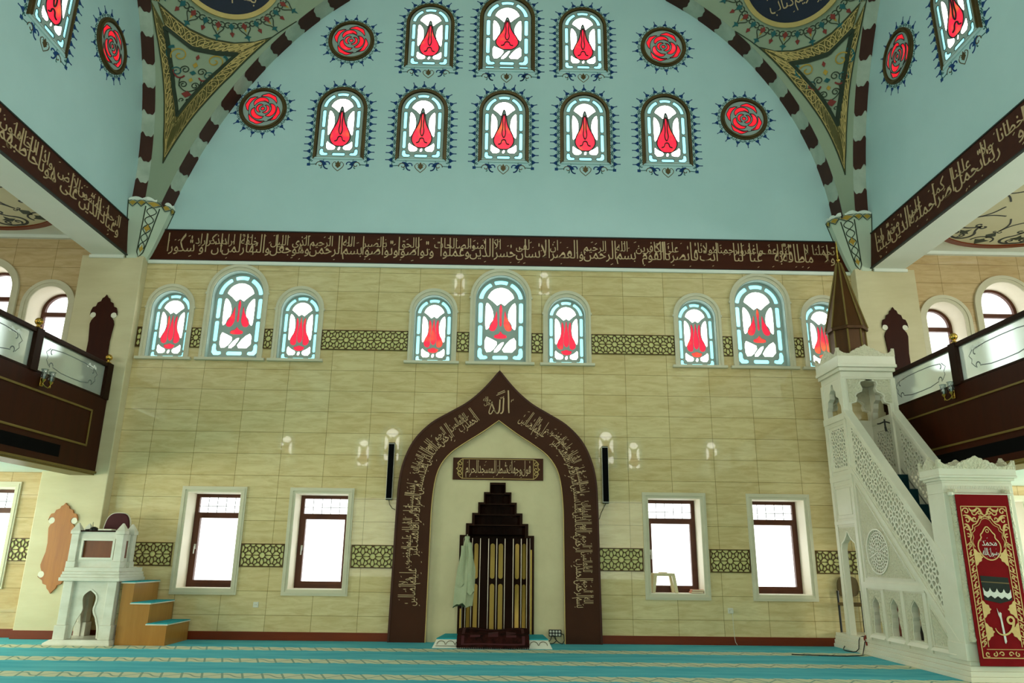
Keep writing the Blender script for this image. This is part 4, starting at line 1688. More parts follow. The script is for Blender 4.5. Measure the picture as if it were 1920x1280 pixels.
def gallery_window(b, label, loc):
    k = mid(b)
    t = window_empty(label, loc)
    L = local(t)
    hw, zs = k['hw'] + .02, k['zs'] + .02
    n = 30
    ins, md, out = arch_pts(hw - .01, 0, zs, n), arch_pts(hw + .05, 0, zs, n), arch_pts(hw + .11, 0, zs, n)
    m = MB()
    m.ring(ins, md, -.01, .03, L, closed=False)
    m.ring(md, out, -.01, .045, L, closed=False)
    m.build('stone_surround', T['trimstone'], t)
    m = MB()
    m.ring(arch_pts(hw - .012, 0, zs, n), arch_pts(hw + .01, 0, zs, n), -.44, .01, L, closed=False)
    m.build('reveal_lining', T['revealwhite'], t)
    d = -.38
    m = MB()
    m.plate(arch_pts(hw - .01, .0, zs, n), [rect(-hw + .07, hw - .07, .06, zs - .09), arch_pts(hw - .07, zs - .01, zs + .01, 20)], d - .06, d, L)
    m.build('brown_frame', T['pvc'], t)
    MB().plate(arch_pts(hw - .02, .02, zs, n), [], d - .035, d - .03, L).build('pane', T['pane'], t)
    return t


for sg, nm in ((-1, 'left'), (1, 'right')):
    gs = gallery_window(0, 'small arched clear window above the %s gallery, nearest the pier' % nm, (sg * 7.90, 0, SILL))
    gb = gallery_window(1, 'large arched clear window above the %s gallery, further from the pier' % nm, (sg * 9.04, 0, SILL))
    place(gs, (sg * 10.18, 0, SILL), 0, 'outermost small arched window above the %s gallery' % nm)

# ================================================================== WALL ORNAMENT
# lattice strips
for x0, x1, lb in ((-5.79, -5.18, 'dark rosette lattice strip low on the wall beside the raised pulpit'), (-4.09, -3.40, 'dark rosette lattice strip between the two lower left windows'),
                   (-2.33, -1.64, 'dark rosette lattice strip between a lower window and the left foot of the mihrab arch'),
                   (1.65, 2.36, 'dark rosette lattice strip right of the mihrab arch foot, beside the window with the stool'),
                   (3.44, 4.09, 'dark rosette lattice strip between the two lower right windows'), (5.16, 6.27, 'dark rosette lattice strip running behind the minbar')):
    lattice_strip(x0, x1, 1.09, 1.445, lb, FW(), 'rosette lattice strips low on the qibla wall')
lattice_strip(-7.76, -7.37, 1.13, 1.485, 'short rosette lattice strip in the left aisle beside the pier', FW(), 'rosette lattice strips low on the qibla wall')
lattice_strip(7.37, 7.76, 1.13, 1.485, 'short rosette lattice strip in the right aisle beside the pier', FW(), 'rosette lattice strips low on the qibla wall')
mg = 'rosette lattice strips between the stained glass windows'
for x0, x1, lb in ((-6.285, -6.20, 'sliver of lattice at the left end of the stained glass window row'), (-5.355, -5.175, 'small lattice square left of the tall window of the left group'),
                   (-4.095, -3.94, 'small lattice square right of the tall window of the left group'), (-3.10, -1.60, 'long lattice strip between the left and middle window groups'),
                   (-.76, -.54, 'small lattice square left of the tall window over the mihrab'), (.54, .745, 'small lattice square right of the tall window over the mihrab'),
                   (1.585, 3.045, 'long lattice strip between the middle and right window groups'), (3.885, 4.06, 'small lattice square left of the tall window of the right group'),
                   (5.14, 5.31, 'small lattice square right of the tall window of the right group')):
    lattice_strip(x0, x1, 4.69, 5.045, lb, FW(), mg)


# shaped wooden ornaments on the piers
def ornament(cx, z0, z1, hw, label, m, y=-.2, bottom_full=True):
    t = thing('wall_ornament', label, 'wooden ornament', (cx, y, z0), 'shaped wooden panels on the piers')
    L = lambda u, v, o: (cx + u, y - o, z0 + v)
    H = z1 - z0
    # right half from the bottom tip up to the top tip
    d = hw
    half = [(0, 0), (d * .16, H * .035), (d * .30, H * .055), (d * .36, H * .09), (d * .62, H * .105), (d * .70, H * .14), (d * 1.02, H * .175)]
    c1 = (d * .86, H * .205)
    r = d * .23
    half += [(c1[0] + r * math.cos(a), c1[1] + r * math.sin(a)) for a in [(-.5 - k * .52) for k in range(9)]]
    half += [(d * .96, H * .28), (d * 1.0, H * .31), (d * .92, H * .37), (d * .80, H * .45), (d * .78, H * .55), (d * .86, H * .66), (d * .90, H * .715), (d * .82, H * .75), (d * .72, H * .765)]
    c2 = (d * .78, H * .80)
    half += [(c2[0] + r * math.cos(a), c2[1] + r * math.sin(a)) for a in [(4.2 - k * .52) for k in range(9)]]
    half += [(d * .98, H * .84), (d * .88, H * .875), (d * .66, H * .885), (d * .58, H * .92), (d * .34, H * .935), (d * .26, H * .965), (d * .12, H * .975), (0, H)]
    pts = half + [(-p[0], p[1]) for p in reversed(half[1:-1])]
    MB().plate(pts, [], 0, .03, L).build('panel', m, t)
    for c in (c1, c2):
        for s in (-1, 1):
            MB().plate(circ(s * c[0], c[1], r * .94, 28), [], 0, .022, L).build('round_inset', T['marble'], t)
    return t


ornament(-6.80, 3.70, 5.55, .225, 'dark mahogany shaped panel high on the left pier above the gallery', T['wood'])
ornament(-6.875, .66, 2.03, .225, 'amber wood shaped panel low on the left pier behind the pulpit', T['oak'])
ornament(6.86, 3.70, 5.57, .225, 'dark mahogany shaped panel high on the right pier behind the minbar', T['wood'])
ornament(6.875, .66, 2.03, .225, 'amber wood shaped panel low on the right pier behind the minbar', T['oak'])

# ------------------------------------------------------------------ inscription bands
FRONT = ('ولا تحملنا ما لا طاقة لنا به واعف عنا واغفر لنا وارحمنا انت مولانا فانصرنا على القوم الكافرين بسم الله الرحمن الرحيم والعصر ان الانسان لفى خسر '
         'الا الذين امنوا وعملوا الصالحات وتواصوا بالحق وتواصوا بالصبر بسم الله الرحمن الرحيم وهو الذى جعل الليل والنهار خلفة لمن اراد ان يذكر او اراد شكورا')
LEFT = 'وعباد الرحمن الذين يمشون على الارض هونا واذا خاطبهم الجاهلون قالوا سلاما والذين يبيتون لربهم سجدا وقياما والذين يقولون ربنا اصرف عنا عذاب جهنم ان عذابها كان غراما انها ساءت مستقرا ومقاما والذين اذا انفقوا لم يسرفوا'
RIGHT = 'امن الرسول بما انزل اليه من ربه والمؤمنون كل امن بالله لا يكلف الله نفسا الا وسعها لها ما كسبت وعليها ما اكتسبت ربنا لا تؤاخذنا ان نسينا او اخطانا ربنا ولا تحمل علينا اصرا كما حملته على الذين من قبلنا ربنا'


def band(label, mp, u0, u1, z0, z1, text, tu1, length, seed):
    t = thing('inscription_band', label, 'inscription board', mp((u0 + u1) / 2, z0, 0), 'gilt inscription boards round the hall')
    MB().box(u0, u1, z0, z1, 0, .030, mp=mp).build('board', T['woodh'], t)
    e = MB()
    e.box(u0, u1, z0 - .004, z0 + .016, 0, .042, mp=mp)
    e.box(u0, u1, z1 - .016, z1 + .004, 0, .042, mp=mp)
    e.build('dark_edge_moulding', T['line'], t)
    ml = MB()
    script(ml, text, length, (z1 - z0) * .80, lambda u, v, o: mp(u + tu1, v + z0 + (z1 - z0) * .10, o + .030), 2, seed=seed)
    ml.build('lettering', T['paleg'], t)
    return t


band('long dark brown board with gilt Arabic script across the front wall', FW(), -6.30, 6.30, 6.285, 6.88, FRONT, 6.03, 12.02, 1)
band('dark brown board with gilt Arabic script on the left beam', LWm(-6.6), -13.5, -.19, 6.29, 6.905, LEFT, -.62, 12.4, 2)
band('dark brown board with gilt Arabic script on the right beam', RWm(6.6), .19, 13.5, 6.29, 6.905, RIGHT, 12.9, 12.4, 3)

# ================================================================== MIHRAB
outer_half = [(1.654, 0), (1.645, .6), (1.638, 1.17), (1.628, 2.0), (1.612, 2.45), (1.545, 2.80), (1.39, 3.14), (1.13, 3.415), (.82, 3.605), (.565, 3.755), (.34, 3.94), (.15, 4.145), (0, 4.335)]
inner_half = [(1.085, 0), (1.08, .7), (1.075, 1.55), (1.068, 2.06), (1.03, 2.46), (.955, 2.71), (.80, 2.92), (.55, 3.105), (.30, 3.265), (0, 3.482)]


def smooth_half(h, keep_last=True):
    return resample(spline(h), 70)


OH, IH = smooth_half(outer_half), smooth_half(inner_half)
t = thing('mihrab_surround', 'chocolate brown pointed arch with gilt Arabic script framing the prayer niche', 'mihrab arch', (0, 0, 0))
m = MB()
full_o = [(-p[0], p[1]) for p in OH] + list(reversed(OH))[1:]
full_i = [(-p[0], p[1]) for p in IH] + list(reversed(IH))[1:]
m.ring(full_o, full_i, 0, .10, FW(), closed=False)
m.build('arch_board', T['mihrab'], t)
e = MB()
e.ribbon(full_i, .012, FW(), .09, .106)
e.build('gilt_inner_edge', T['gold'], t)
e = MB()
e.ribbon(full_o, .03, FW(), .0, .108)
e.build('dark_outer_edge', T['vbrown'], t)
FAT = 'رب العالمين الرحمن الرحيم مالك يوم الدين اياك نعبد واياك نستعين اهدنا الصراط المستقيم صراط الذين انعمت عليهم غير المغضوب عليهم ولا الضالين'
cen = [((a[0] + b[0]) / 2, (a[1] + b[1]) / 2) for a, b in zip(OH, IH)]
cen = resample(cen, 160)


def path_map(path, up_sign):
    Ls = [0.0]
    for a, b in zip(path, path[1:]):
        Ls.append(Ls[-1] + math.dist(a, b))

    def f(s):
        s = min(max(s, 0), Ls[-1] - 1e-6)
        lo, hi = 0, len(Ls) - 1
        while hi - lo > 1:
            mid_ = (lo + hi) // 2
            if Ls[mid_] <= s:
                lo = mid_
            else:
                hi = mid_
        p, q = path[lo], path[hi]
        d = (s - Ls[lo]) / (Ls[hi] - Ls[lo])
        i0, i1 = max(0, lo - 4), min(len(path) - 1, hi + 4)
        tx, tz = path[i1][0] - path[i0][0], path[i1][1] - path[i0][1]
        L_ = math.hypot(tx, tz)
        return (p[0] + (q[0] - p[0]) * d, p[1] + (q[1] - p[1]) * d), (tz / L_ * up_sign, -tx / L_ * up_sign)
    return f, Ls[-1]


HB = .36
ml = MB()
rp = [p for p in cen if p[1] > .52]
f, tot = path_map(rp, 1)
use = tot - .52


def mpR(u, v, o):
    (x, z), (nx, nz) = f(-u)
    w = v - HB / 2
    return (x + nx * w, -.10 - o, z + nz * w)


script(ml, 'بسم الله الرحمن الرحيم الحمد لله ' + FAT, use, HB, mpR, 2, seed=11)
lp = [(-p[0], p[1]) for p in reversed(rp)]
f2, tot2 = path_map(lp, 1)


def mpL(u, v, o):
    (x, z), (nx, nz) = f2(-u + .52)
    w = v - HB / 2
    return (x + nx * w, -.10 - o, z + nz * w)


script(ml, 'الحمد لله ' + FAT, use, HB, mpL, 2, seed=12)
# the Name at the apex
AQ = lambda u, v, o: (u, -.10 - o, 3.60 + v)
for pts, w in (([(.150, .40), (.157, .25), (.160, .10), (.166, .01)], .026), ([(.075, .27), (.07, .14), (.066, .05), (.045, .008), (.02, .006)], .024),
               ([(.012, .24), (.008, .12), (.002, .05), (-.02, .006), (-.055, .01)], .024), ([(-.045, .008), (-.075, .05), (-.105, .12), (-.125, .175), (-.118, .20)], .022),
               ([(-.118, .19), (-.145, .11), (-.168, .03), (-.16, -.005), (-.13, .0), (-.10, .05), (-.075, .06), (-.05, .012)], .016)):
    ml.ribbon(spline(pts), w, AQ, 0, .006, taper=lambda t: 1.05 - .5 * abs(t - .4))
for pts in ([(-.05, .31), (.10, .375)], [(-.03, .345), (.09, .40)], [(.015, .275), (.03, .255), (.045, .285), (.06, .262), (.075, .30)], [(.20, .20), (.215, .24), (.23, .225), (.24, .25)]):
    ml.ribbon(pts, .011, AQ, 0, .006)
script(ml, 'جل جلاله', .13, .19, lambda u, v, o: (u - .145, -.10 - o, 3.70 + v), 2, ticks=False)
ml.build('lettering', T['paleg'], t)

# plain stone field inside the arch
t = thing('mihrab_field', 'plain cream stone field inside the mihrab arch', 'stone panel', (0, 0, 0))
nh = [(x * 1.0, max(z, 0.0)) for x, z in NICHE]
nh = [(-.60, .01)] + nh[1:-1] + [(.60, .01)]
fo = [(-p[0], p[1]) for p in IH[3:]] + list(reversed(IH[3:]))[1:]
fo = [(-IH[0][0], .0)] + fo + [(IH[0][0], .0)]
MB().plate([(x, z) for x, z in fo], [[(x, z + (.005 if z < .02 else 0)) for x, z in nh]], .0, .018, FW()).build('slab', T['rosy'], t)

# verse plaque
t = thing('verse_plaque', 'small brown plaque with gilt Arabic verse above the niche', 'plaque', (0, -.02, 2.50))
MB().box(-.747, .747, 2.50, 2.862, .018, .045, mp=FW()).build('board', T['mihrab'], t, bevel=.004)
e = MB()
for z in (2.522, 2.842):
    e.box(-.60, .60, z - .004, z + .004, .045, .049, mp=FW())
for s in (-1, 1):
    e.box(s * .585 - .004, s * .585 + .004, 2.522, 2.842, .045, .049, mp=FW())
    for z0, d in ((2.60, 1), (2.68, -1), (2.76, 1)):
        e.ribbon([(s * p[0], p[1]) for p in spiral(.63, z0, .042, .008, 0, 7 * d, 16)], .010, FW(), .045, .049)
    e.ribbon([(s * p[0], p[1]) for p in bez((.60, 2.53), (.72, 2.60), (.61, 2.64), (.69, 2.68))], .010, FW(), .045, .049)
    e.ribbon([(s * p[0], p[1]) for p in bez((.60, 2.835), (.72, 2.77), (.61, 2.72), (.69, 2.68))], .010, FW(), .045, .049)
e.build('gilt_border', T['gold'], t)
ml = MB()
script(ml, 'فول وجهك شطر المسجد الحرام', 1.08, .29, lambda u, v, o: (u + .54, -.045 - o, 2.537 + v), 1, seed=3, gap=.03)
ml.build('lettering', T['paleg'], t)

# stepped walnut niche
t = thing('mihrab_niche', 'dark walnut stepped prayer niche with gold inlaid curved back', 'prayer niche', (0, 0, 0))
b = MB()
inn = [(x * .90, z - (.035 if z > .1 else 0)) for x, z in NICHE]
outp = [(x, max(z, .002)) for x, z in NICHE]
inn = [(x, max(z, .001)) for x, z in inn]
b.ring(outp, inn, -.02, .05, FW(), closed=False)
b.build('stepped_frame', T['niche'], t)
# stepped corbelled hood: each step is a curved shelf going back
hd = MB()
ws = [.13, .225, .315, .41, .505]
zs_ = [2.425, 2.27, 2.105, 1.935, 1.77]
RN = .545


def back(x, r=RN):
    return .42 * math.sqrt(max(0, 1 - (x / r) ** 2))


for i, (w, z) in enumerate(zip(ws, zs_)):
    w -= .012
    zb = zs_[i + 1] if i + 1 < len(ws) else 1.60
    n = 12
    dep = [.06 + .34 * (w / .5) * math.sqrt(max(0, 1 - (k / n * 2 - 1) ** 2)) for k in range(n + 1)]
    xs_ = [-w + 2 * w * k / n for k in range(n + 1)]
    prof = [(x, y) for x, y in zip(xs_, dep)]
    # ceiling of the step
    top_ = [(x, y, z) for x, y in prof] + [(w, -.0, z), (-w, -.0, z)]
    hd.loft([[(x, y, z) for x, y, _ in top_], [(x, y, z + .02) for x, y, _ in top_]])
    hd.add([(x, y, z) for x, y in prof] + [(x, y, zb - .02) for x, y in prof], [(k, k + 1, n + 2 + k, n + 1 + k) for k in range(n)])
hd.build('stepped_hood', T['niche'], t, recalc=False)
# faceted back of the niche
nb = MB()
half_a = (0, 14, 27.7, 43.5, 60.6, 75.8, 90)
ang = [math.radians(180 - a) for a in half_a] + [math.radians(a) for a in reversed(half_a[:-1])]
n = len(ang) - 1
base = [(.565 * math.cos(a), .44 * math.sin(a)) for a in ang]
nb.add([(x, y, 0.0) for x, y in base] + [(x, y, 1.61) for x, y in base], [(k, k + 1, n + 2 + k, n + 1 + k) for k in range(n)])
nb.add([(x, y, 1.61) for x, y in base] + [(x, y, 1.63) for x, y in base], [tuple(range(n + 1)), tuple(range(2 * n + 1, n, -1))])
nb.build('curved_back', T['niche'], t, recalc=False)
for k in range(1, n):
    x, y = base[k]
    xi, yi = x * .985, y * .985
    MB().box(xi - .005, xi + .005, yi - .012, yi, .05, 1.585).build('metal_strip', T['steel'], t)
for k in (2, 3, 5, 6, 8, 9):
    p, q = Vector((base[k][0], base[k][1], 0)), Vector((base[k + 1][0], base[k + 1][1], 0))
    ux = (q - p).normalized()
    nrm = Vector((-(p + q).x, -(p + q).y, 0)).normalized()
    c = (p + q) / 2
    Q = lambda u, v, o, c=c, ux=ux, nrm=nrm: tuple(c + ux * u + nrm * (o + .002) + Vector((0, 0, v)))
    w = .036
    for z0, z1 in ((.10, .86), (.94, 1.50)):
        g = MB()
        pts = [(w * math.cos(-PI + k2 * PI / 8), z0 + w + w * math.sin(-PI + k2 * PI / 8)) for k2 in range(9)] + [(w * math.cos(k2 * PI / 8), z1 - w + w * math.sin(k2 * PI / 8)) for k2 in range(9)]
        g.plate(pts, [], 0, .008, Q)
        g.build('gold_inlay', T['inlay'], t)
for s in (-1, 1):
    MB().box(s * .553 - .012, s * .553 + .012, -.056, -.05, .03, 1.40 if s > 0 else .5).build('edge_inlay', T['inlay'], t)

# ================================================================== THINGS BY THE MIHRAB
def speaker(x, zt, zb, label):
    t = thing('column_speaker', label, 'loudspeaker', (x, -.02, zb), 'slim column loudspeakers beside the mihrab')
    MB().box(x - .052, x + .052, -.135, -.035, zb, zt).build('cabinet', T['silver'], t, bevel=.006)
    MB().box(x - .046, x + .046, -.142, -.130, zb + .012, zt - .012).build('grille', T['grille'], t, bevel=.003)
    for z in (zt - .16, zb + .10):
        MB().box(x - .03, x + .03, -.05, 0, z, z + .06).build('wall_bracket', T['black'], t)
    for z in (zt, zb - .012):
        MB().box(x - .048, x + .048, -.132, -.038, z, z + .012).build('end_cap', T['black'], t)
    s = -1 if x > 0 else 1
    m = MB()
    m.tube([(x, -.09, zb - .01), (x + s * .01, -.06, zb - .08), (x + s * .05, -.02, zb - .14), (x + s * .10, -.012, zb - .16)] if x < 0 else
           [(x, -.09, zb - .01), (x - .02, -.05, zb - .06), (x - .07, -.02, zb - .16), (x - .10, -.012, zb - .26)], .005, 6)
    m.build('cable', T['black'], t)
    return t


speaker(-1.765, 3.07, 2.165, 'slim black column loudspeaker on the wall left of the mihrab arch')
speaker(1.765, 3.06, 2.155, 'slim black column loudspeaker on the wall right of the mihrab arch')

# hanging robe
t = thing('robe', 'pale green robe hanging from the left edge of the niche', 'robe', (-.50, -.06, 1.60))
rb = MB()
rnd = random.Random(4)


def robe_ring(f):
    """outline of the cloth, from hanger point down; f = 0 top .. 1 hem"""
    z = 1.575 - 1.02 * f
    hw = .03 + .085 * min(1, f * 2.2) + .025 * f
    cx = -.475 - .025 * f - .03 * max(0, f - .5)
    pts = []
    for k in range(28):
        a = 2 * PI * k / 28
        fold = 1 + .16 * math.sin(a * 5 + 3 * f) * min(1, f * 2) + .08 * math.sin(a * 9 + 1.3)
        zz = z + (.05 * math.sin(a * 3 + 1) + .03 * math.sin(a * 7)) * max(0, f - .7) * 2
        pts.append((cx + hw * fold * math.cos(a), -.125 + (.035 + .028 * min(1, f * 2)) * fold * math.sin(a), zz))
    return pts


rb.loft([robe_ring(f / 18) for f in range(19)])
rb.build('cloth_body', T['cloth'], t, smooth=True)
sl = MB()
for k, (x0, z0, z1, dx) in enumerate(((-.43, 1.50, .74, .03), (-.535, 1.45, .86, -.02))):
    lo = []
    for i in range(12):
        f = i / 11
        z = z0 + (z1 - z0) * f
        w = .028 + .035 * f
        cx = x0 + dx * f + .008 * math.sin(f * 7)
        lo.append([(cx + w * math.cos(2 * PI * j / 14) * (1 + .12 * math.sin(j * 2.1 + f * 4)), -.175 + .026 * math.sin(2 * PI * j / 14), z + .03 * math.sin(j + 1) * f) for j in range(14)])
    s = MB()
    s.loft(lo)
    s.build('sleeve', T['cloth'], t, smooth=True)
h = MB()
h.lathe([(.03, 0), (.042, .02), (.04, .05), (.012, .06)], (-.475, -.12, 1.545), 14)
h.tube([(-.475, -.055, 1.60), (-.475, -.10, 1.625), (-.475, -.12, 1.60)], .006, 6)
h.build('collar_and_hook', T['cloth'], t, smooth=True)

# low carpeted step in front of the niche
t = thing('mihrab_step', 'low turquoise carpeted step with white scalloped front at the niche', 'step', (0, -.4, 0))
lo = [[(-.92, -.80, 0), (.84, -.80, 0), (.76, -.022, 0), (-.80, -.022, 0)], [(-.86, -.72, .115), (.78, -.72, .115), (.74, -.022, .115), (-.78, -.022, .115)]]
MB().loft(lo).build('body', T['plastic'], t, bevel=.004)
MB().loft([[(-.865, -.725, .115), (.785, -.725, .115), (.745, -.022, .115), (-.785, -.022, .115)], [(-.86, -.72, .13), (.78, -.72, .13), (.74, -.022, .13), (-.78, -.022, .13)]]).build('carpet_top', T['tealcloth'], t)
sc = MB()
Q = lambda u, v, o: (u, -.80 + v * .70 - o - .002, v)
for x0, n in ((-.86, 3), (.50, 2)):
    for k in range(n):
        c = x0 + .07 + k * .135
        sc.ribbon([(c + .062 * math.cos(a * PI / 8), .045 + .05 * math.sin(a * PI / 8)) for a in range(9)], .008, Q)
sc.ribbon([(-.87, .03), (-.46, .03)], .006, Q)
sc.build('scalloped_print', T['bronze'], t)

# dark rug draped over the step
t = thing('prayer_rug', 'dark patterned oriental rug draped over the carpeted step', 'rug', (0, -.4, .13))


def rugp(u, v, o=0.0):
    x = -.56 + 1.06 * u
    if v < .62:
        f = v / .62
        y = -.06 - .68 * f
        z = .20 - .035 * f
    else:
        f = (v - .62) / .38
        y = -.74 - .11 * f
        z = .165 - .155 * f ** 1.2
    zr = .014 * math.sin(u * 9 + v * 5) * (1 if v < .6 else .25)
    return (x, y - (.008 + o), z + .014 + zr + (o if v < .62 else o * .5))


m = MB()
NU, NV = 26, 18
m.grid(lambda u, v: rugp(u, v), NU, NV)
m.grid(lambda u, v: rugp(u, v, -.008), NU, NV)
m.box(-.555, .495, -.72, -.07, .132, .185)
m.build('pile', T['rug'], t, recalc=False)
m = MB()
for (u0, u1, v0, v1) in ((.06, .94, .08, .12), (.06, .94, .90, .94), (.06, .10, .08, .94), (.90, .94, .08, .94)):
    m.grid(lambda u, v, a=u0, b=u1, c=v0, d=v1: rugp(a + (b - a) * u, c + (d - c) * v, .003), 12, 12)
m.build('border_stripe', T['maroon'], t, recalc=False)
m = MB()
for k in range(3):
    c = .25 + k * .25
    m.grid(lambda u, v, c=c: rugp(c - .07 + .14 * u, .40 + .3 * v, .003), 6, 6)
m.build('medallions', T['maroon'], t, recalc=False)
fr = MB()
for k in range(40):
    x = -.535 + 1.02 * k / 39
    fr.box(x - .006, x + .006, -.862, -.845, .0, .03)
fr.build('fringe', T['rug'], t)
# white folded cloth in the niche
t = thing('folded_cloth', 'small white folded cloth lying at the foot of the niche', 'cloth', (-.33, -.06, .13))
MB().box(-.41, -.24, -.10, .06, .131, .165).build('cloth', T['plastic'], t, bevel=.012)

# sockets, power strip, charger
def socket(x, z, label, plug):
    t = thing('wall_socket', label, 'socket', (x, 0, z), 'wall sockets')
    MB().box(x - .042, x + .042, -.010, 0, z - .042, z + .042).build('plate', T['plastic'], t, bevel=.004)
    MB().lathe([(.030, 0), (.030, .004), (.024, .004), (.022, .001)], (0, 0, 0), 20).build('x', T['plastic'], t) if False else None
    m = MB()
    m.ring([(x + p[0], z + p[1]) for p in circ(0, 0, .030, 24)], [(x + p[0], z + p[1]) for p in circ(0, 0, .024, 24)], .009, .014, FW())
    m.build('rim', T['plastic'], t)
    m = MB()
    for s in (-1, 1):
        m.plate(circ(x + s * .010, z, .004, 10), [], .009, .0105, FW())
    m.build('holes', T['black'], t)
    return t


socket(-3.77, .52, 'white wall socket below the windows left of the mihrab', False)
socket(3.72, .51, 'white wall socket right of the mihrab with a charger plugged in', True)
t = thing('phone_charger', 'white charger plug with thin cable hanging down to the floor', 'charger', (3.72, -.03, .50))
MB().box(3.735 - .02, 3.735 + .02, -.05, -.012, .475, .53).build('plug', T['plastic'], t, bevel=.006)
MB().tube([(3.735, -.045, .476), (3.738, -.045, .40), (3.742, -.035, .25), (3.75, -.03, .12), (3.758, -.035, .05), (3.78, -.05, .008)], .0035, 6).build('cable', T['plastic'], t)
t = thing('power_strip', 'black multi-socket power box on the wall beside the right arch foot', 'power strip', (.93, -.02, .10))
MB().box(.835, 1.03, -.065, -.018, .105, .205).build('box', T['black'], t, bevel=.006)
m = MB()
for i in range(4):
    for j in range(2):
        m.plate(circ(.862 + i * .046, .132 + j * .046, .017, 16), [], .065, .068, FW())
m.build('outlets', T['silver'], t)
for pts in ([(.88, -.06, .12), (.86, -.10, .06), (.80, -.12, .02), (.72, -.10, .012)], [(.93, -.06, .11), (.95, -.11, .05), (.90, -.14, .012), (.80, -.17, .01)],
            [(1.02, -.05, .15), (1.06, -.125, .14), (1.07, -.125, .05), (1.04, -.13, .012)], [(.90, -.06, .13), (.93, -.12, .07), (.99, -.12, .02), (1.04, -.16, .01)]):
    MB().tube(resample(chaikin(pts, 2, False) if False else pts, 10), .006, 6).build('cable', T['black'], t)

# plastic stool and books on the window sill
t = thing('plastic_stool', 'cream plastic stool standing on the window sill', 'stool', (2.71, .18, .765))
z0 = .766
m = MB()
m.box(-.17, .17, -.13, .13, .255, .30, mp=lambda x, y, z: (2.705 + x, .17 + y, z0 + z))
m.build('seat', mat('cream_plastic', 'd6c79c', 'dccfa8', (3, 3, 3), rough=.4), t, bevel=.012)
MB().box(2.705 - .06, 2.705 + .06, .10, .24, z0 + .30, z0 + .315).build('grip', bpy.data.materials['cream_plastic'], t, bevel=.006)
for sx in (-1, 1):
    for sy in (-1, 1):
        m = MB()
        a, b = (2.705 + sx * .145, .17 + sy * .10), (2.705 + sx * .185, .17 + sy * .135)
        m.loft([[(b[0] + dx * .022, b[1] + dy * .022, z0) for dx, dy in ((-1, -1), (1, -1), (1, 1), (-1, 1))],
                [(a[0] + dx * .028, a[1] + dy * .028, z0 + .27) for dx, dy in ((-1, -1), (1, -1), (1, 1), (-1, 1))]])
        m.build('leg', bpy.data.materials['cream_plastic'], t)
for k, (dx, rz) in enumerate(((0, .05), (.015, -.06))):
    t = thing('book', ('salmon covered book lying flat on the sill beside the stool, the lower one', 'salmon covered book lying on top of another on the window sill')[k], 'book', (3.22 + dx, .12, .764 + k * .028), 'books on the window sill')
    MB().box(3.12 + dx, 3.31 + dx, .03, .18, .765 + k * .028, .792 + k * .028).build('cover', T['book'], t, bevel=.003)
    MB().box(3.125 + dx, 3.314 + dx, .027, .176, .769 + k * .028, .788 + k * .028).build('pages', T['paper'], t)

# ================================================================== RAISED PULPIT, LEFT
KX0, KX1, KY0, KY1 = -6.30, -5.53, -.95, -.28
K = thing('preaching_pulpit', 'small raised white marble pulpit on four legs left of the windows', 'pulpit', (-5.92, -.6, 0))
MB().loft([[(KX0 - .13, KY0 - .06, 0), (KX1 + .05, KY0 - .06, 0), (KX1 + .05, KY1 + .06, 0), (KX0 - .13, KY1 + .06, 0)],
           [(KX0 - .13, KY0 - .06, .03), (KX1 + .05, KY0 - .06, .03), (KX1 + .05, KY1 + .06, .03), (KX0 - .13, KY1 + .06, .03)],
           [(KX0 - .06, KY0 - .02, .075), (KX1 + .02, KY0 - .02, .075), (KX1 + .02, KY1 + .02, .075), (KX0 - .06, KY1 + .02, .075)]]).build('base_slab', T['kmarble'], K, bevel=.006)
for x in (KX0, KX1 - .13):
    for y in (KY0, KY1 - .13):
        m = MB()
        m.box(x - .02, x + .15, y - .02, y + .15, .075, .27)
        m.box(x, x + .13, y, y + .13, .27, .875)
        m.build('leg', T['kmarble'], K, bevel=.006)
oh = [(0, .665), (.045, .64), (.10, .595), (.108, .54), (.095, .48), (.08, .43), (.10, .375), (.135, .33), (.155, .27), (.18, .22), (.19, .075)]
ogee = [(x, .075 + (z - .075) * 1.16) for x, z in oh]
full = [(-p[0], p[1]) for p in reversed(ogee)] + ogee[1:]
full = [(full[0][0], .09)] + full[1:-1] + [(full[-1][0], .09)]
for nm, y in (('front_panel', KY0 + .055),):
    cx = (KX0 + KX1) / 2
    L = lambda u, v, o, y=y, cx=cx: (cx + u, y - o, v)
    hole = [(p[0], p[1]) for p in full]
    outl = [(-.255, .08), (hole[0][0], .08)] + hole[0:] + [(hole[-1][0], .08), (.255, .08), (.255, .875), (-.255, .875)]
    MB().plate(outl, [], -.03, 0, L).build(nm, T['kmarble'], K)
    rb = MB()
    rb.ribbon(chaikin(hole, 1, False), .022, L, -.005, .012)
    rb.build('arch_moulding', T['kmarble'], K)
sp = MB()
for x, d in ((KX0 + .055, 1),):
    L = lambda u, v, o, x=x: (x - o, (KY0 + KY1) / 2 - u, v)
    hole = [(p[0] * .9, p[1]) for p in full]
    sp.plate([(-.22, .08), (hole[0][0], .08)] + hole + [(hole[-1][0], .08), (.22, .08), (.22, .875), (-.22, .875)], [], -.03, 0, L)
sp.build('side_panel', T['kmarble'], K)
# cornice in three steps
m = MB()
for (d, z0, z1) in ((.055, .875, .925), (.04, .925, .965), (.03, .965, 1.005), (.015, 1.005, 1.065)):
    m.box(KX0 - d, KX1 + d, KY0 - d, -.24 + d, z0, z1)
m.build('stepped_cornice', T['kmarble'], K, bevel=.006)
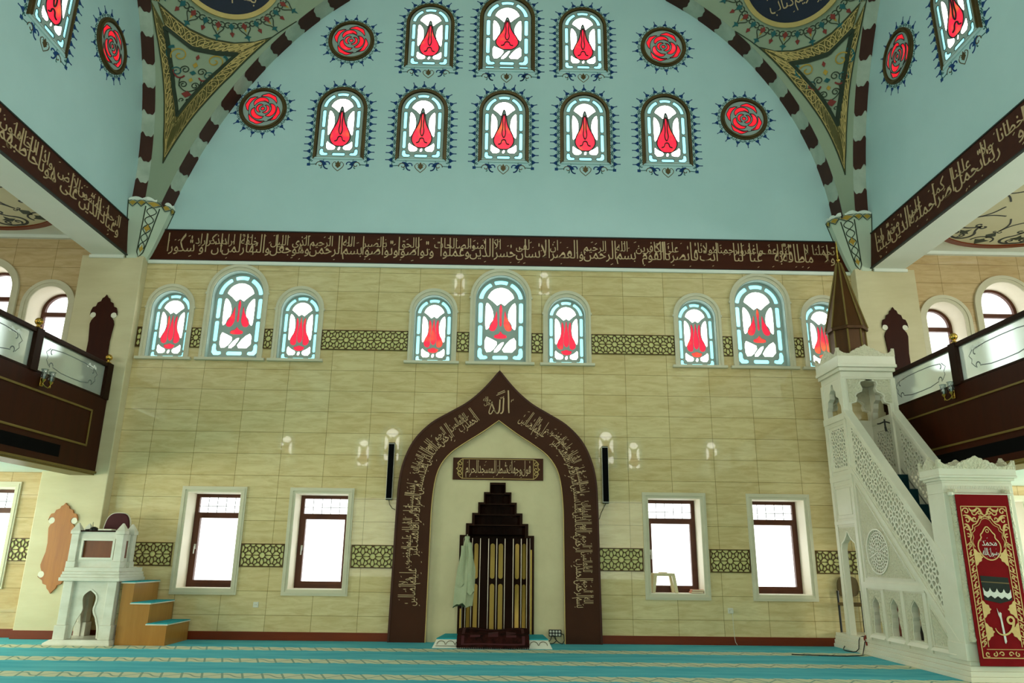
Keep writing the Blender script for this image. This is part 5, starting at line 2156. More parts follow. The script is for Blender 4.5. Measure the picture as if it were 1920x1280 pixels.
# upper box: corner posts with pyramid caps
for i, (x, y) in enumerate(((KX0, KY0), (KX1 - .11, KY0), (KX0, KY0 + .30), (KX1 - .11, KY0 + .30))):
    m = MB()
    m.box(x - .012, x + .122, y - .012, y + .122, 1.065, 1.15)
    m.box(x, x + .11, y, y + .11, 1.15, 1.54)
    m.box(x - .014, x + .124, y - .014, y + .124, 1.54, 1.585)
    m.loft([[(x - .014, y - .014, 1.585), (x + .124, y - .014, 1.585), (x + .124, y + .124, 1.585), (x - .014, y + .124, 1.585)],
            [(x + .045, y + .045, 1.70), (x + .065, y + .045, 1.70), (x + .065, y + .065, 1.70), (x + .045, y + .065, 1.70)]])
    m.build('corner_post', T['kmarble'], K, bevel=.005)
L = lambda u, v, o: (u, KY0 + .035 - o, v)
m = MB()
m.plate(rect(KX0 + .10, KX1 - .10, 1.065, 1.575), [rect(-6.115, -5.685, 1.205, 1.445)], -.05, 0, L)
m.build('front_parapet', T['kmarble'], K)
m = MB()
m.plate(rect(-6.145, -5.655, 1.175, 1.475), [rect(-6.115, -5.685, 1.205, 1.445)], -.01, .025, L)
m.build('inset_frame', T['plastic'], K)
MB().box(-6.125, -5.675, -.03, -.012, 1.195, 1.455, mp=lambda u, v, o: (u, KY0 + .035 - v, o)).build('wood_inset', mat('reddish_walnut', '6b3514', '7d421b', (14, 14, 3), rough=.4), K)
Ls = lambda u, v, o: (KX1 - .035 + o, u, v)
for x in (KX1 - .035, KX0 + .035):
    s = 1 if x > -6 else -1
    Lx = lambda u, v, o, x=x, s=s: (x + s * o, u, v)
    m = MB()
    m.plate(rect(KY0 + .10, KY0 + .29, 1.065, 1.54), [rect(KY0 + .145, KY0 + .25, 1.20, 1.45)], -.04, 0, Lx)
    m.build('side_parapet', T['kmarble'], K)
    MB().box(KY0 + .145, KY0 + .265, 1.195, 1.465, -.025, -.010, mp=Lx).build('side_wood_inset', bpy.data.materials['reddish_walnut'], K)
MB().box(KX0 + .09, KX1 - .09, KY0 + .0, KY0 + .17, 1.572, 1.592).build('reading_ledge', T['niche'], K, bevel=.003)
MB().box(KX0 + .05, KX1 - .05, KY0 + .1, KY1, 1.04, 1.075).build('floor_slab', T['kmarble'], K)

# chair standing up on the pulpit
t = thing('chair', 'maroon padded chair with rounded white framed back up on the pulpit', 'chair', (-5.93, -.42, 1.075))
prof = [(-.20, 1.50), (-.185, 1.66), (-.15, 1.80), (-.08, 1.865), (.02, 1.875), (.12, 1.865), (.18, 1.80), (.205, 1.66), (.21, 1.50)]
MB().plate([(x, z) for x, z in chaikin(prof, 2, False)], [], 0, .06, lambda u, v, o: (-5.935 + u, -.36 - o, v)).build('back_pad', T['maroon'], t, bevel=.012)
MB().ribbon(chaikin(prof, 2, False), .022, lambda u, v, o: (-5.945 + u, -.335 - o, v), 0, .05).build('back_frame', T['plastic'], t)
MB().box(-6.13, -5.74, -.75, -.36, 1.42, 1.47).build('seat', T['maroon'], t, bevel=.02)
for x in (-6.11, -5.76):
    for y in (-.72, -.36):
        MB().tube([(x, y, 1.076), (x, y, 1.43)], .014, 8).build('leg', T['plastic'], t)
t = thing('desk_microphone', 'small black desk microphone on the pulpit ledge', 'microphone', (-6.07, -.87, 1.592))
MB().lathe([(.065, 0), (.062, .02), (.045, .042), (.012, .055)], (-6.03, -.865, 1.592), 20).build('base', T['black'], t, smooth=True)
MB().tube([(-6.05, -.865, 1.64), (-6.055, -.87, 1.68), (-6.055, -.87, 1.715)], .0035, 6).build('stem', T['black'], t)
MB().tube([(-6.08, -.87, 1.602), (-6.11, -.88, 1.600), (-6.15, -.87, 1.598)], .012, 8).build('switch_box', T['black'], t)
t = thing('open_book', 'white book lying on the pulpit ledge in front of the maroon chair', 'book', (-5.83, -.87, 1.592))
MB().box(-5.93, -5.73, -.945, -.80, 1.593, 1.609).build('cover', T['plastic'], t, bevel=.003)
MB().box(-5.925, -5.735, -.94, -.805, 1.609, 1.615).build('pages', T['paper'], t)

# wooden steps
t = thing('pulpit_steps', 'three honey oak steps with turquoise carpet treads leading up to the pulpit', 'steps', (-5.1, -.5, 0))
SY0, SY1 = -.88, -.06
steps = ((-5.48, -5.32, .855), (-5.32, -5.035, .568), (-5.035, -4.755, .283))
xs0 = -5.47
pr = [(xs0, 0.0), (-4.755, 0.0), (-4.755, .283), (-5.035, .283), (-5.035, .568), (-5.30, .568), (-5.30, .855), (xs0, .855)]
MB().plate(pr, [], 0, SY1 - SY0, lambda u, v, o: (u, SY1 - o, v)).build('carcass', T['oakpale'], t)
for a, b, z in ((-5.50, -5.285, .862), (-5.325, -5.02, .575), (-5.06, -4.74, .290)):
    MB().box(a, b, SY0 - .012, SY1 + .01, z - .016, z).build('tread_board', T['plastic'], t, bevel=.003)
    MB().box(a + .01, b - .002, SY0 - .006, SY1 + .005, z + .0005, z + .011).build('tread_carpet', T['tealcloth'], t)

# ================================================================== GALLERIES
def gallery(sg, nm):
    X = 6.5
    mp = (lambda u, v, o: (-X + o, -u, v)) if sg < 0 else (lambda u, v, o: (X - o, -u, v))
    # u = distance from the qibla wall
    t = thing('gallery_parapet', 'dark mahogany gallery front with etched glass panels along the %s aisle' % nm, 'gallery balcony', (sg * X, -6, 2.53), 'gallery fronts')
    U0, U1 = .215, 15.5
    MB().box(U0, U1, 2.50, 3.70, -.10, 0, mp=lambda u, v, o: mp(u, v, o)).build('wood_front', T['wood'], t, bevel=.006)
    g = MB()
    # raised gilt mouldings framing one long panel, and the deep lower trims
    for (a, b, z0, z1) in ((.62, U1, 3.435, 3.462), (.62, U1, 2.885, 2.912), (.62, .645, 2.885, 3.462)):
        g.box(a, b, z0, z1, 0, .016, mp=mp)
    g.build('gilt_panel_moulding', T['oldgold'], t, bevel=.004)
    g = MB()
    g.box(U0, U1, 2.495, 2.53, -.10, .022, mp=mp)
    g.box(U0, U1, 2.47, 2.497, -.40, -.01, mp=mp)
    g.build('gilt_lower_trim', T['oldgold'], t, bevel=.004)
    for a in (1.30, 4.7, 8.1):
        MB().box(a, a + 2.2, 2.625, 2.80, -.002, .004, mp=mp).build('ventilation_slot', T['grille'], t)
    # posts, glass, rail
    MB().box(U0, U1, 4.235, 4.30, -.085, .01, mp=mp).build('top_rail', T['niche'], t, bevel=.008)
    MB().box(U0, U1, 3.70, 3.735, -.08, .0, mp=mp).build('bottom_rail', T['niche'], t, bevel=.004)
    posts = [.30, 2.28, 4.26, 6.24, 8.22, 10.2, 12.2]
    for i, u in enumerate(posts):
        MB().box(u - .085, u + .085, 3.70, 4.31, -.10, .022, mp=mp).build('post', T['niche'], t, bevel=.008)
        c = mp(u, 0, -.04)
        f = MB()
        f.lathe([(.05, 0), (.05, .015), (.022, .03), (.02, .05), (.042, .062), (.056, .09), (.052, .12), (.034, .145), (.008, .155)], (c[0], c[1], 4.31), 18)
        f.build('brass_finial', T['brass'], t, smooth=True)
    for i in range(len(posts) - 1):
        a, b = posts[i] + .085, posts[i + 1] - .085
        gp = MB()
        gp.box(a, b, 3.735, 4.235, -.046, -.036, mp=mp)
        gp = gp.build('glass_panel', T['frost'], t)
        e = MB()
        W, cx, cz = b - a, (a + b) / 2, 3.985
        Q = lambda u, v, o: mp(cx + u * W * .5, cz + v, o - .034)
        for d in (-1, 1):
            F = lambda pts: [(d * p[0], p[1]) for p in pts]
            e.ribbon(F([(0, .16), (.35, .155), (.62, .13)]), .012, Q, 0, .003)
            e.ribbon(F([(0, -.16), (.3, -.155), (.55, -.12)]), .012, Q, 0, .003)
            e.ribbon(F([(.62 + (p[0]) / W * 2, .085 + p[1]) for p in spiral(0, 0, .045, .03, 1.4, -1.5, 8)]), .016, Q, 0, .003)
            e.ribbon(F([(.60 + (p[0]) / W * 2, -.11 + p[1]) for p in spiral(0, 0, .05, .035, 3.1, -.8, 10)]), .016, Q, 0, .003)
            e.ribbon(F([(.66, -.12), (.74, -.05), (.72, 0), (.78, .06), (.72, .10), (.68, .13)]), .011, Q, 0, .003)
        e.build('etched_scroll', T['etch'], gp)
        e = MB()
        for k in range(6):
            e.poly([(-.70 + .05 * k + .05 * math.cos(a_) * .6, .15 + .02 * math.sin(k * 2) + .028 * math.sin(a_)) for a_ in [q * PI / 4 for q in range(8)]], Q, .0, .003)
        e.build('etched_leaf_spray', T['etchw'], gp)
    return t, mp


def sconce(mp, u, z, label):
    c = Vector(mp(u, z, .016))
    n = (Vector(mp(u, z, 1)) - Vector(mp(u, z, 0))).normalized()
    t = thing('wall_sconce', label, 'wall lamp', tuple(c), 'two-armed brass wall lamps')
    b = MB()
    b.box(u - .03, u + .03, z - .10, z + .03, .0, .03, mp=mp)
    b.build('backplate', T['brass'], t, bevel=.008)
    for s in (-1, 1):
        p = [mp(u, z - .05, .03), mp(u + s * .03, z - .10, .07), mp(u + s * .07, z - .11, .09), mp(u + s * .09, z - .07, .10), mp(u + s * .09, z - .03, .10)]
        m = MB()
        m.tube(resample(p, 10), .008, 8)
        e = Vector(p[-1])
        m.lathe([(.012, -.03), (.03, -.005), (.034, .01), (.02, .02)], tuple(e), 14)
        m.lathe([(.004, -.08), (.012, -.06), (.006, -.045)], tuple(e), 10)
        m.build('arm', T['brass'], t, smooth=True)
        m = MB()
        m.lathe([(.026, .015), (.044, .05), (.046, .09), (.040, .13), (.050, .155)], tuple(e), 18)
        m.build('tulip_shade', T['tulipshade'], t, smooth=True)
        MB().lathe([(.008, .02), (.012, .05), (.010, .09), (.002, .11)], tuple(e), 10).build('bulb', T['plastic'], t, smooth=True)


for sg, nm in ((-1, 'left'), (1, 'right')):
    gt, gmp = gallery(sg, nm)
    sconce(gmp, 2.07 if sg < 0 else 2.17, 3.62, 'brass two-armed lamp with tulip glass on the %s gallery front' % nm)

# ================================================================== MINBAR
MX = 5.36
MX2 = 6.19
MBR = thing('minbar', 'tall carved white marble minbar staircase with brown spire at the right', 'minbar', (5.78, -1.9, 0))
ML = lambda u, v, o: (MX - o, -u, v)             # outer left face; u = distance from the qibla wall
MR = lambda u, v, o: (MX2 + o, -u, v)
TH = .085
U0, U1, U2 = .43, 1.17, 3.42                      # back of tower, front of tower, start of the portal


def both(name, fn, m, bevel=0.0, only=None):
    for mp, s in ((ML, 'near'), (MR, 'far')):
        if only and only != s:
            continue
        b = MB()
        fn(b, mp)
        b.build(name, m, MBR, bevel=bevel)


# stepped plinth, all round
m = MB()
for d, z0, z1 in ((.05, 0, .055), (.035, .055, .11), (.02, .11, .165), (.005, .165, .215)):
    m.box(MX - d, MX2 + d, -(3.50 + d), -.022, z0, z1)
m.build('stepped_plinth', T['marble'], MBR, bevel=.006)

# side walls: one pierced slab each
door = [(.56, .215), (.56, 1.46), (.60, 1.55), (.70, 1.60), (.76, 1.66), (.815, 1.73), (.87, 1.66), (.93, 1.60), (1.03, 1.55), (1.05, 1.46), (1.05, .215)]
RAILH = lambda u: 2.585 - 1.02 * (u - 1.236)      # lower edge of the sloping balustrade
keyh = lambda cx, w: [(cx + a * w, z) for a, z in ((-.72, .325), (-.74, .42), (-.60, .50), (-.62, .555), (-.50, .60), (-.66, .66), (-.55, .725), (-.28, .765), (0, .805), (.28, .765), (.55, .725), (.66, .66), (.50, .60), (.62, .555), (.60, .50), (.74, .42), (.72, .325))]
KE = [keyh(1.45, .155), keyh(1.95, .155), keyh(2.48, .155)]


def tower_slab(b, mp):
    outl = [(U0, .215), (U0, 4.06), (U1, 4.06), (U1, .215)]
    ogee = [(.56, 3.50), (.56, 3.62), (.60, 3.68), (.62, 3.76), (.70, 3.80), (.70, 3.88), (.76, 3.93), (.775, 4.0), (.81, 4.02), (.845, 4.0), (.86, 3.93), (.92, 3.88), (.92, 3.80), (1.0, 3.76), (1.02, 3.68), (1.06, 3.62), (1.06, 3.50)]
    lat = rect(.60, 1.07, 2.69, 3.29)
    pts = []
    pts += rosette_field(.55, 1.12, 2.64, 3.34, .30, .1)
    hs = cells(pts, lat, .020, rnd=1, minarea=2.0e-4, reach=.5)
    d2 = [(p[0], p[1] + (.004 if p[1] < .3 else 0)) for p in door]
    b.plate(outl, [d2, ogee] + hs, -TH, 0, mp)


both('tower_side', tower_slab, T['marble'])


def tower_trim(b, mp):
    for r, w in ((rect(.55, 1.12, 2.64, 3.34), .02), (rect(.53, 1.11, 1.92, 2.42), .018), (rect(.56, 1.06, 1.97, 2.37), .010)):
        b.ribbon(r, w, mp, -.005, .014, closed=True)
    b.ribbon(door, .022, mp, -.005, .014)
    b.ribbon([(.51, .22), (.51, 1.80), (1.10, 1.80), (1.10, .22)], .02, mp, -.005, .016)
    b.box(U0 - .01, U1 + .01, 3.40, 3.50, -TH - .005, .025, mp=mp)
    b.box(U0 - .008, U1 + .008, 2.48, 2.56, -TH - .005, .022, mp=mp)
    b.box(U0 - .006, U1 + .006, 1.83, 1.88, -TH - .005, .019, mp=mp)
    b.box(U0 - .012, U0 + .075, .215, 4.055, -TH - .003, .012, mp=mp)
    b.box(U1 - .07, U1 + .012, .215, 4.055, -TH - .003, .018, mp=mp)


both('tower_mouldings', tower_trim, T['marble'], bevel=.004)


def spandrel(b, mp):
    b.poly([(.57, 1.47), (.61, 1.56), (.72, 1.615), (.815, 1.75), (.91, 1.615), (1.02, 1.56), (1.04, 1.47), (1.085, 1.50), (1.085, 1.78), (.525, 1.78), (.525, 1.50)], mp, -.002, .008)


both('spandrel_relief', spandrel, T['carved'])


def stair_slab(b, mp):
    outl = [(U1, .215), (U2 + .03, .215), (U2 + .03, RAILH(U2) + .02), (U1, RAILH(U1) + .02)]
    c = (1.69, 1.42)
    disc = circ(c[0], c[1], .290, 36)
    pts = [c]
    for r, n in ((.047, 10), (.107, 10), (.153, 20), (.198, 20), (.243, 30), (.280, 30)):
        pts += [(c[0] + r * math.cos(2 * PI * (k + .5 * (n == 20)) / n), c[1] + r * math.sin(2 * PI * (k + .5 * (n == 20)) / n)) for k in range(n)]
    hs = cells(pts, disc, .014, rnd=0, minarea=1.2e-4, reach=.25)
    b.plate(outl, KE + hs, -TH, 0, mp)


both('stair_side', stair_slab, T['marble'])


def stair_trim(b, mp):
    tri = [(1.265, 1.05), (2.57, 1.05), (1.265, 2.40)]
    b.ribbon(tri, .022, mp, -.004, .016, closed=True)
    b.ribbon([(1.295, 1.07), (2.51, 1.07), (1.295, 2.355)], .012, mp, -.004, .012, closed=True)
    b.ribbon(circ(1.69, 1.42, .302, 40), .020, mp, -.004, .018, closed=True)
    b.box(1.18, 2.78, .915, 1.0, -.01, .022, mp=mp)
    for x0, x1 in ((1.19, 1.245), (1.655, 1.73), (2.17, 2.25), (2.71, 2.79)):
        b.box(x0, x1, .215, .914, -.01, .020, mp=mp)
    for x0, x1 in ((1.245, 1.655), (1.73, 2.17), (2.25, 2.71), (2.80, 3.32)):
        b.loft([[mp(x0, .255, 0), mp(x1, .255, 0), mp(x1, .255, .045), mp(x0, .255, .045)], [mp(x0, .30, 0), mp(x1, .30, 0), mp(x1, .292, .012), mp(x0, .292, .012)]])
    b.ribbon([(2.83, .31), (3.27, .31), (2.83, .77)], .016, mp, -.004, .012, closed=True)


both('stair_mouldings', stair_trim, T['marble'])


def stair_relief(b, mp):
    c = (1.69, 1.42)
    b.plate([(1.30, 1.075), (2.50, 1.075), (1.30, 2.34)], [circ(c[0], c[1], .315, 40)], -.002, .007, mp)
    for K_, (x0, x1) in zip(KE, ((1.25, 1.65), (1.735, 2.165), (2.255, 2.705))):
        cx = (x0 + x1) / 2
        kk = [((p[0] - K_[8][0]) * 1.16 + K_[8][0], (p[1] - .3) * 1.025 + .3) for p in K_]
        b.plate([(x0 + .02, .315)] + [kk[0]] + kk[1:-1] + [kk[-1]] + [(x1 - .02, .315), (x1 - .02, .895), (x0 + .02, .895)], [], -.002, .010, mp)
    b.poly([(2.85, .325), (3.23, .325), (2.85, .72)], mp, -.002, .009)


both('carved_relief', stair_relief, T['carved'])


# sloping balustrade: frame and openwork
def sl(u, dv):
    return (u, RAILH(u) + dv)


def balus(b, mp):
    lat = [sl(1.30, .07), sl(3.24, .07), (3.24, RAILH(3.24) + .36), sl(2.90, .72 - .0), sl(1.30, .72)]
    lat = [sl(1.31, .075), sl(3.25, .075), (3.25, RAILH(3.25) + .40), (2.98, RAILH(2.98) + .735), sl(1.31, .735)]
    # rosettes along the slope
    pts = []
    c, s = math.cos(-.795), math.sin(-.795)
    org = sl(1.31, .40)
    Lw = 2.75
    raw = rosette_field(-.3, Lw + .3, -.62, .62, .335, .05)
    for p in raw:
        pts.append((org[0] + p[0] * c - p[1] * s, org[1] + p[0] * s + p[1] * c))
    hs = cells(pts, lat, .023, rnd=1, minarea=3.0e-4, reach=.45)
    outl = [sl(U1 - .0, .0), sl(U2 + .02, .0), (U2 + .02, RAILH(U2) + .83), sl(U1, .83)]
    outl = [(U1 + .001, RAILH(U1)), (U2, RAILH(U2)), (U2, 1.28), (3.36, 1.32), (U1 + .001, RAILH(U1) + .86)]
    b.plate(outl, hs, -TH, 0, mp)


both('openwork_balustrade', balus, T['marble'])


def balrail(b, mp):
    def bar(dv0, dv1, u0, u1, o0, o1):
        q = [sl(u0, dv0), sl(u1, dv0), sl(u1, dv1), sl(u0, dv1)]
        b.plate(q, [], o0, o1, mp)
    bar(.80, .90, U1 - .03, 3.34, -TH - .02, .03)
    bar(.77, .80, U1, 3.36, -.01, .014)
    bar(-.05, .03, U1, 3.46, -.01, .03)
    bar(.03, .06, U1, 3.42, -.01, .014)


both('sloping_rails', balrail, T['marble'], bevel=.005)

# stairs
m = MB()
mc = MB()
n = 10
for k in range(n):
    u1 = 3.30 - k * .215
    z = .215 + (k + 1) * .232
    m.box(MX + TH + .004, MX2 - TH - .004, -u1, -(u1 - .235), z - .30, z - .02)
    mc.box(MX + TH + .004, MX2 - TH - .004, -(u1 + .01), -(u1 - .235), z - .24, z)
m.build('stair_blocks', T['marble'], MBR)
mc.build('stair_carpet', T['darkteal'], MBR)
# kiosk: front posts, front and back arches
FRT = lambda u, v, o: (u, -U1 - o, v)
BCK = lambda u, v, o: (u, -U0 - .07 - o, v)
for nm, mp in (('kiosk_front', FRT), ('kiosk_back', BCK)):
    cx, hw = (MX + MX2) / 2, (MX2 - MX) / 2
    og = [(-.30, 3.50), (-.30, 3.64), (-.22, 3.66), (-.20, 3.72), (-.22, 3.76), (-.19, 3.80), (-.12, 3.83), (-.10, 3.88), (-.13, 3.95), (-.12, 3.99), (-.06, 4.0), (0, 4.03),
          (.06, 4.0), (.12, 3.99), (.13, 3.95), (.10, 3.88), (.12, 3.83), (.19, 3.80), (.22, 3.76), (.20, 3.72), (.22, 3.66), (.30, 3.64), (.30, 3.50)]
    og = [(cx + p[0], p[1]) for p in og]
    zb = 2.45 if nm == 'kiosk_back' else 2.5
    b = MB()
    if nm == 'kiosk_front':
        b.plate([(MX + .005, zb), (cx - .30, zb)] + og + [(cx + .30, zb), (MX2 - .005, zb), (MX2 - .005, 4.055), (MX + .005, 4.055)], [], -.06, .016, mp)
    else:
        b.plate([(MX + .004, zb), (MX2 - .004, zb), (MX2 - .004, 4.056), (MX + .004, 4.056)], [og], -.06, 0, mp)
    b.build(nm, T['marble'], MBR)
    b = MB()
    b.ribbon([(MX + .06, 3.51), (MX + .06, 4.035), (MX2 - .06, 4.035), (MX2 - .06, 3.51)], .014, mp, .004, .026)
    b.build('kiosk_moulding', T['marble'], MBR)
    b = MB()
    inner = [(cx + (p[0] - cx) * 1.12, p[1] + .012) for p in og[1:-1]]
    b.plate(inner + [(MX2 - .08, 3.68), (MX2 - .08, 4.025), (MX + .08, 4.025), (MX + .08, 3.68)], [], .004, .022, mp)
    b.build('kiosk_relief', T['carved'], MBR)
MB().box(MX + TH + .003, MX2 - TH - .003, -U1 + .03, -U0 - .01, 2.40, 2.47).build('kiosk_floor', T['marble'], MBR)
MB().box(MX + .06, MX2 - .06, -U1 + .07, -U0 - .13, 4.05, 4.09).build('kiosk_ceiling', T['marble'], MBR)
# handle bar / microphone arm inside the kiosk
# cornice with curved crest
def cornice(name, x0, x1, y0, y1, z0, steps, crest, parent):
    b = MB()
    z = z0
    for d, h in steps:
        b.box(x0 - d, x1 + d, y0 - d, y1 + d, z, z + h)
        z += h
    b.build(name, T['marble'], parent, bevel=.006)
    d = steps[-1][0]
    cr = MB()
    for (mp, a, c) in (((lambda u, v, o: (u, y0 - d - o + .0, v)), x0 - d, x1 + d), ((lambda u, v, o: (x0 - d - o, u, v)), y0 - d, y1 + d),
                       ((lambda u, v, o: (x1 + d + o, u, v)), y0 - d, y1 + d), ((lambda u, v, o: (u, y1 + d + o, v)), x0 - d, x1 + d)):
        w = c - a
        H = crest
        pr_ = [(0, -.2), (0, .66), (.02, .60), (.06, .34), (.11, .14), (.17, .06), (.24, .08), (.26, .30), (.29, .42), (.32, .40), (.34, .60), (.375, .68), (.405, .64), (.42, .82), (.455, .86), (.475, .94), (.50, 1.08)]
        pts = [(a + p[0] * w, z + p[1] * H) for p in pr_] + [(c - p[0] * w, z + p[1] * H) for p in reversed(pr_[:-1])]
        ins = .0 if mp(0, 0, 1)[0] == mp(0, 0, 0)[0] else .0015
        pts = [(p[0] + (ins if p[0] < (a + c) / 2 else -ins), p[1]) for p in pts]
        cr.plate(pts, [], -.045, .003 - ins, mp)
    cr.build(name + '_crest', T['carved'], parent)


cornice('kiosk_cornice', MX, MX2, -U1, -U0, 4.06, ((.0, .10), (.03, .06), (.055, .05), (.045, .16)), .15, MBR)
# spire: octagonal drum, cone, finial
cx, cy = (MX + MX2) / 2 - .06, -(U0 + U1) / 2
drum, cone = MB(), MB()
n = 8
a0 = PI / 8
ringp = lambda r, z: [(cx + r * math.cos(a0 + 2 * PI * k / n), cy + r * math.sin(a0 + 2 * PI * k / n), z) for k in range(n)]
drum.loft([ringp(.275, 4.38), ringp(.275, 4.93)]).build('spire_drum', T['spire'], MBR)
cone.loft([ringp(.325, 4.90), ringp(.325, 4.945), ringp(.315, 4.955), ringp(.035, 6.13), ringp(.02, 6.16)]).build('spire_cone', T['spire'], MBR)
rb = MB()
for k in range(n):
    a = a0 + 2 * PI * k / n
    d = Vector((math.cos(a), math.sin(a), 0))
    c0 = Vector((cx, cy, 0))
    rb.tube([tuple(c0 + d * .275 + Vector((0, 0, 4.40))), tuple(c0 + d * .275 + Vector((0, 0, 4.92)))], .016, 6)
    rb.tube([tuple(c0 + d * .322 + Vector((0, 0, 4.95))), tuple(c0 + d * .038 + Vector((0, 0, 6.13)))], .014, 6)
rb.build('gilt_ribs', T['oldgold'], MBR, smooth=True)
fi = MB()
fi.lathe([(.03, 0), (.022, .03), (.032, .06), (.018, .09), (.026, .14), (.016, .17), (.022, .22), (.014, .25), (.018, .29), (.010, .33), (.012, .37), (.003, .42)], (cx, cy, 6.13), 14)
fi.build('brass_finial', T['brass'], MBR, smooth=True)

# portal
PX0, PX1, PY = 5.335, 6.185, -3.50
pd = .34
for x0, x1, nm in ((PX0, PX0 + .17, 'portal_post'), (PX1 - .17, PX1, 'portal_post')):
    b = MB()
    b.box(x0, x1, PY, PY + pd, .215, 2.08)
    b.box(x0 - .012, x1 + .012, PY - .012, PY + pd, .215, .40)
    b.build(nm, T['marble'], MBR, bevel=.006)
    c = (x0 + .10 if x0 < 5.7 else x1 - .10, PY - .012, .42)
    b = MB()
    b.lathe([(.05, 0), (.058, .03), (.045, .06), (.04, .10), (.042, .9), (.040, 1.62), (.055, 1.66), (.05, 1.70)], c, 18)
    b.build('colonnette', T['carved'], MBR, smooth=True)
b = MB()
b.box(PX0, PX1, PY, PY + pd, 2.08, 2.20)
b.build('portal_lintel', T['marble'], MBR, bevel=.005)
b = MB()
for k in range(46):
    x = PX0 + .05 + (PX1 - PX0 - .1) * k / 45
    b.box(x - .006, x + .006, PY - .012, PY + .01, 2.13, 2.165)
b.build('dentils', T['marble'], MBR)
cornice('portal_cornice', PX0, PX1, PY, PY + pd, 2.20, ((.0, .03), (.025, .03), (.05, .03), (.045, .10)), .125, MBR)

# banner hung in the portal
BX0, BX1, BZ0, BZ1, BY = 5.425, 6.055, .175, 2.075, -3.575
bn = thing('portal_banner', 'crimson embroidered banner with gold scrolls hanging in the minbar portal', 'banner', ((BX0 + BX1) / 2, BY, BZ1))
W, H = BX1 - BX0, BZ1 - BZ0


def BM(u, v, o):      # u 0..1 across, v 0..1 up
    return (BX0 + u * W, BY + .0015 * math.sin(u * 7 + .8) * (1 - v) - o, BZ0 + v * H)


m = MB()
m.grid(lambda u, v: BM(u, v, 0), 24, 40)
m.grid(lambda u, v: BM(u, v, -.008), 24, 40)
m.build('cloth', T['red'], bn, smooth=True, recalc=False)
rod = MB()
rod.tube([(BX0 - .05, BY + .012, BZ1 - .01), (BX1 + .05, BY + .012, BZ1 - .01)], .014, 10)
rod.lathe([(.014, 0), (.03, .01), (.03, .04), (.012, .05)], (BX0 - .045, BY + .012, BZ1 - .035), 12)
rod.build('hanging_rod', T['marble'], bn, smooth=True)
A = H / W
BMm = lambda u, v, o: BM(.5 + u / W, v / H, o)     # metres from the centre line / from the bottom
em = MB()
hw = W / 2
for d in (-1, 1):
    F = lambda pts: [(d * p[0], p[1]) for p in pts]
    # double border
    em.ribbon(F([(hw - .045, .09), (hw - .045, 1.745)]), .010, BMm)
    em.ribbon(F([(hw - .125, .20), (hw - .125, 1.32)]), .008, BMm)
    for k in range(13):
        z = .24 + k * .088
        em.ribbon(F(spiral(hw - .088, z, .030, .008, (k % 2) * PI, (k % 2) * PI + 5.5, 10)), .011, BMm)
        em.ribbon(F(bez((hw - .06, z - .04), (hw - .12, z - .03), (hw - .05, z + .03), (hw - .11, z + .045), 6)), .010, BMm)
    # arch head
    arch = [(hw - .125, 1.30), (hw - .10, 1.37), (hw - .13, 1.41), (hw - .11, 1.46), (hw - .155, 1.49), (hw - .15, 1.53), (hw - .20, 1.545), (.085, 1.585), (.07, 1.615), (0, 1.635)]
    em.ribbon(F(chaikin(arch, 2, False)), .012, BMm)
    em.ribbon(F([(p[0] - .022, p[1] - .02) for p in chaikin(arch, 2, False)]), .006, BMm)
    for (cx_, cz, r, s0, s1) in ((hw - .10, 1.69, .042, 0, 7), (hw - .19, 1.675, .036, 3, 9), (hw - .10, 1.585, .036, 1, 7), (hw - .19, 1.60, .030, 4, 10), (hw - .085, 1.49, .030, 0, 6), (.06, 1.68, .032, 2, 8), (.05, 1.62, .02, 0, 6), (hw - .09, 1.41, .025, 1, 6)):
        em.ribbon(F(spiral(cx_, cz, r, .008, s0, s1, 16)), .013, BMm)
    for pts in (((hw - .14, 1.73), (hw - .16, 1.66), (hw - .22, 1.70), (hw - .24, 1.73)), ((hw - .06, 1.64), (hw - .15, 1.66), (hw - .14, 1.56), (hw - .20, 1.57)), ((.09, 1.73), (.02, 1.72), (.06, 1.66), (0, 1.645)), ((hw - .06, 1.54), (hw - .12, 1.55), (hw - .10, 1.47), (hw - .13, 1.44))):
        em.ribbon(F(bez(*pts)), .022, BMm, taper=lambda t: .35 + .9 * math.sin(PI * t))
    # side leaves
    for z, s in ((1.17, 1), (.60, -1), (.36, 1)):
        lf = chaikin([(hw - .125, z - .10), (hw - .15, z - .085), (hw - .165, z - .055), (hw - .20, z - .045), (hw - .20, z - .015), (hw - .225, z), (hw - .20, z + .015), (hw - .20, z + .045), (hw - .165, z + .055), (hw - .15, z + .085), (hw - .125, z + .10)], 1)
        em.poly(F(lf) if d > 0 else list(reversed(F(lf))), BMm)
    em.ribbon(F([(0, .055 + .03), (hw - .045, .085)]), .010, BMm)
    em.ribbon(F([(0, .175), (hw - .10, .175)]), .006, BMm)
    for k in range(3):
        em.ribbon(F(spiral(.05 + k * .08, .125, .03, .006, k * 2, k * 2 + 6, 12)), .011, BMm)
em.ribbon([(-hw + .045, 1.745), (hw - .045, 1.745)], .010, BMm)
em.build('gold_embroidery', T['embroid'], bn)
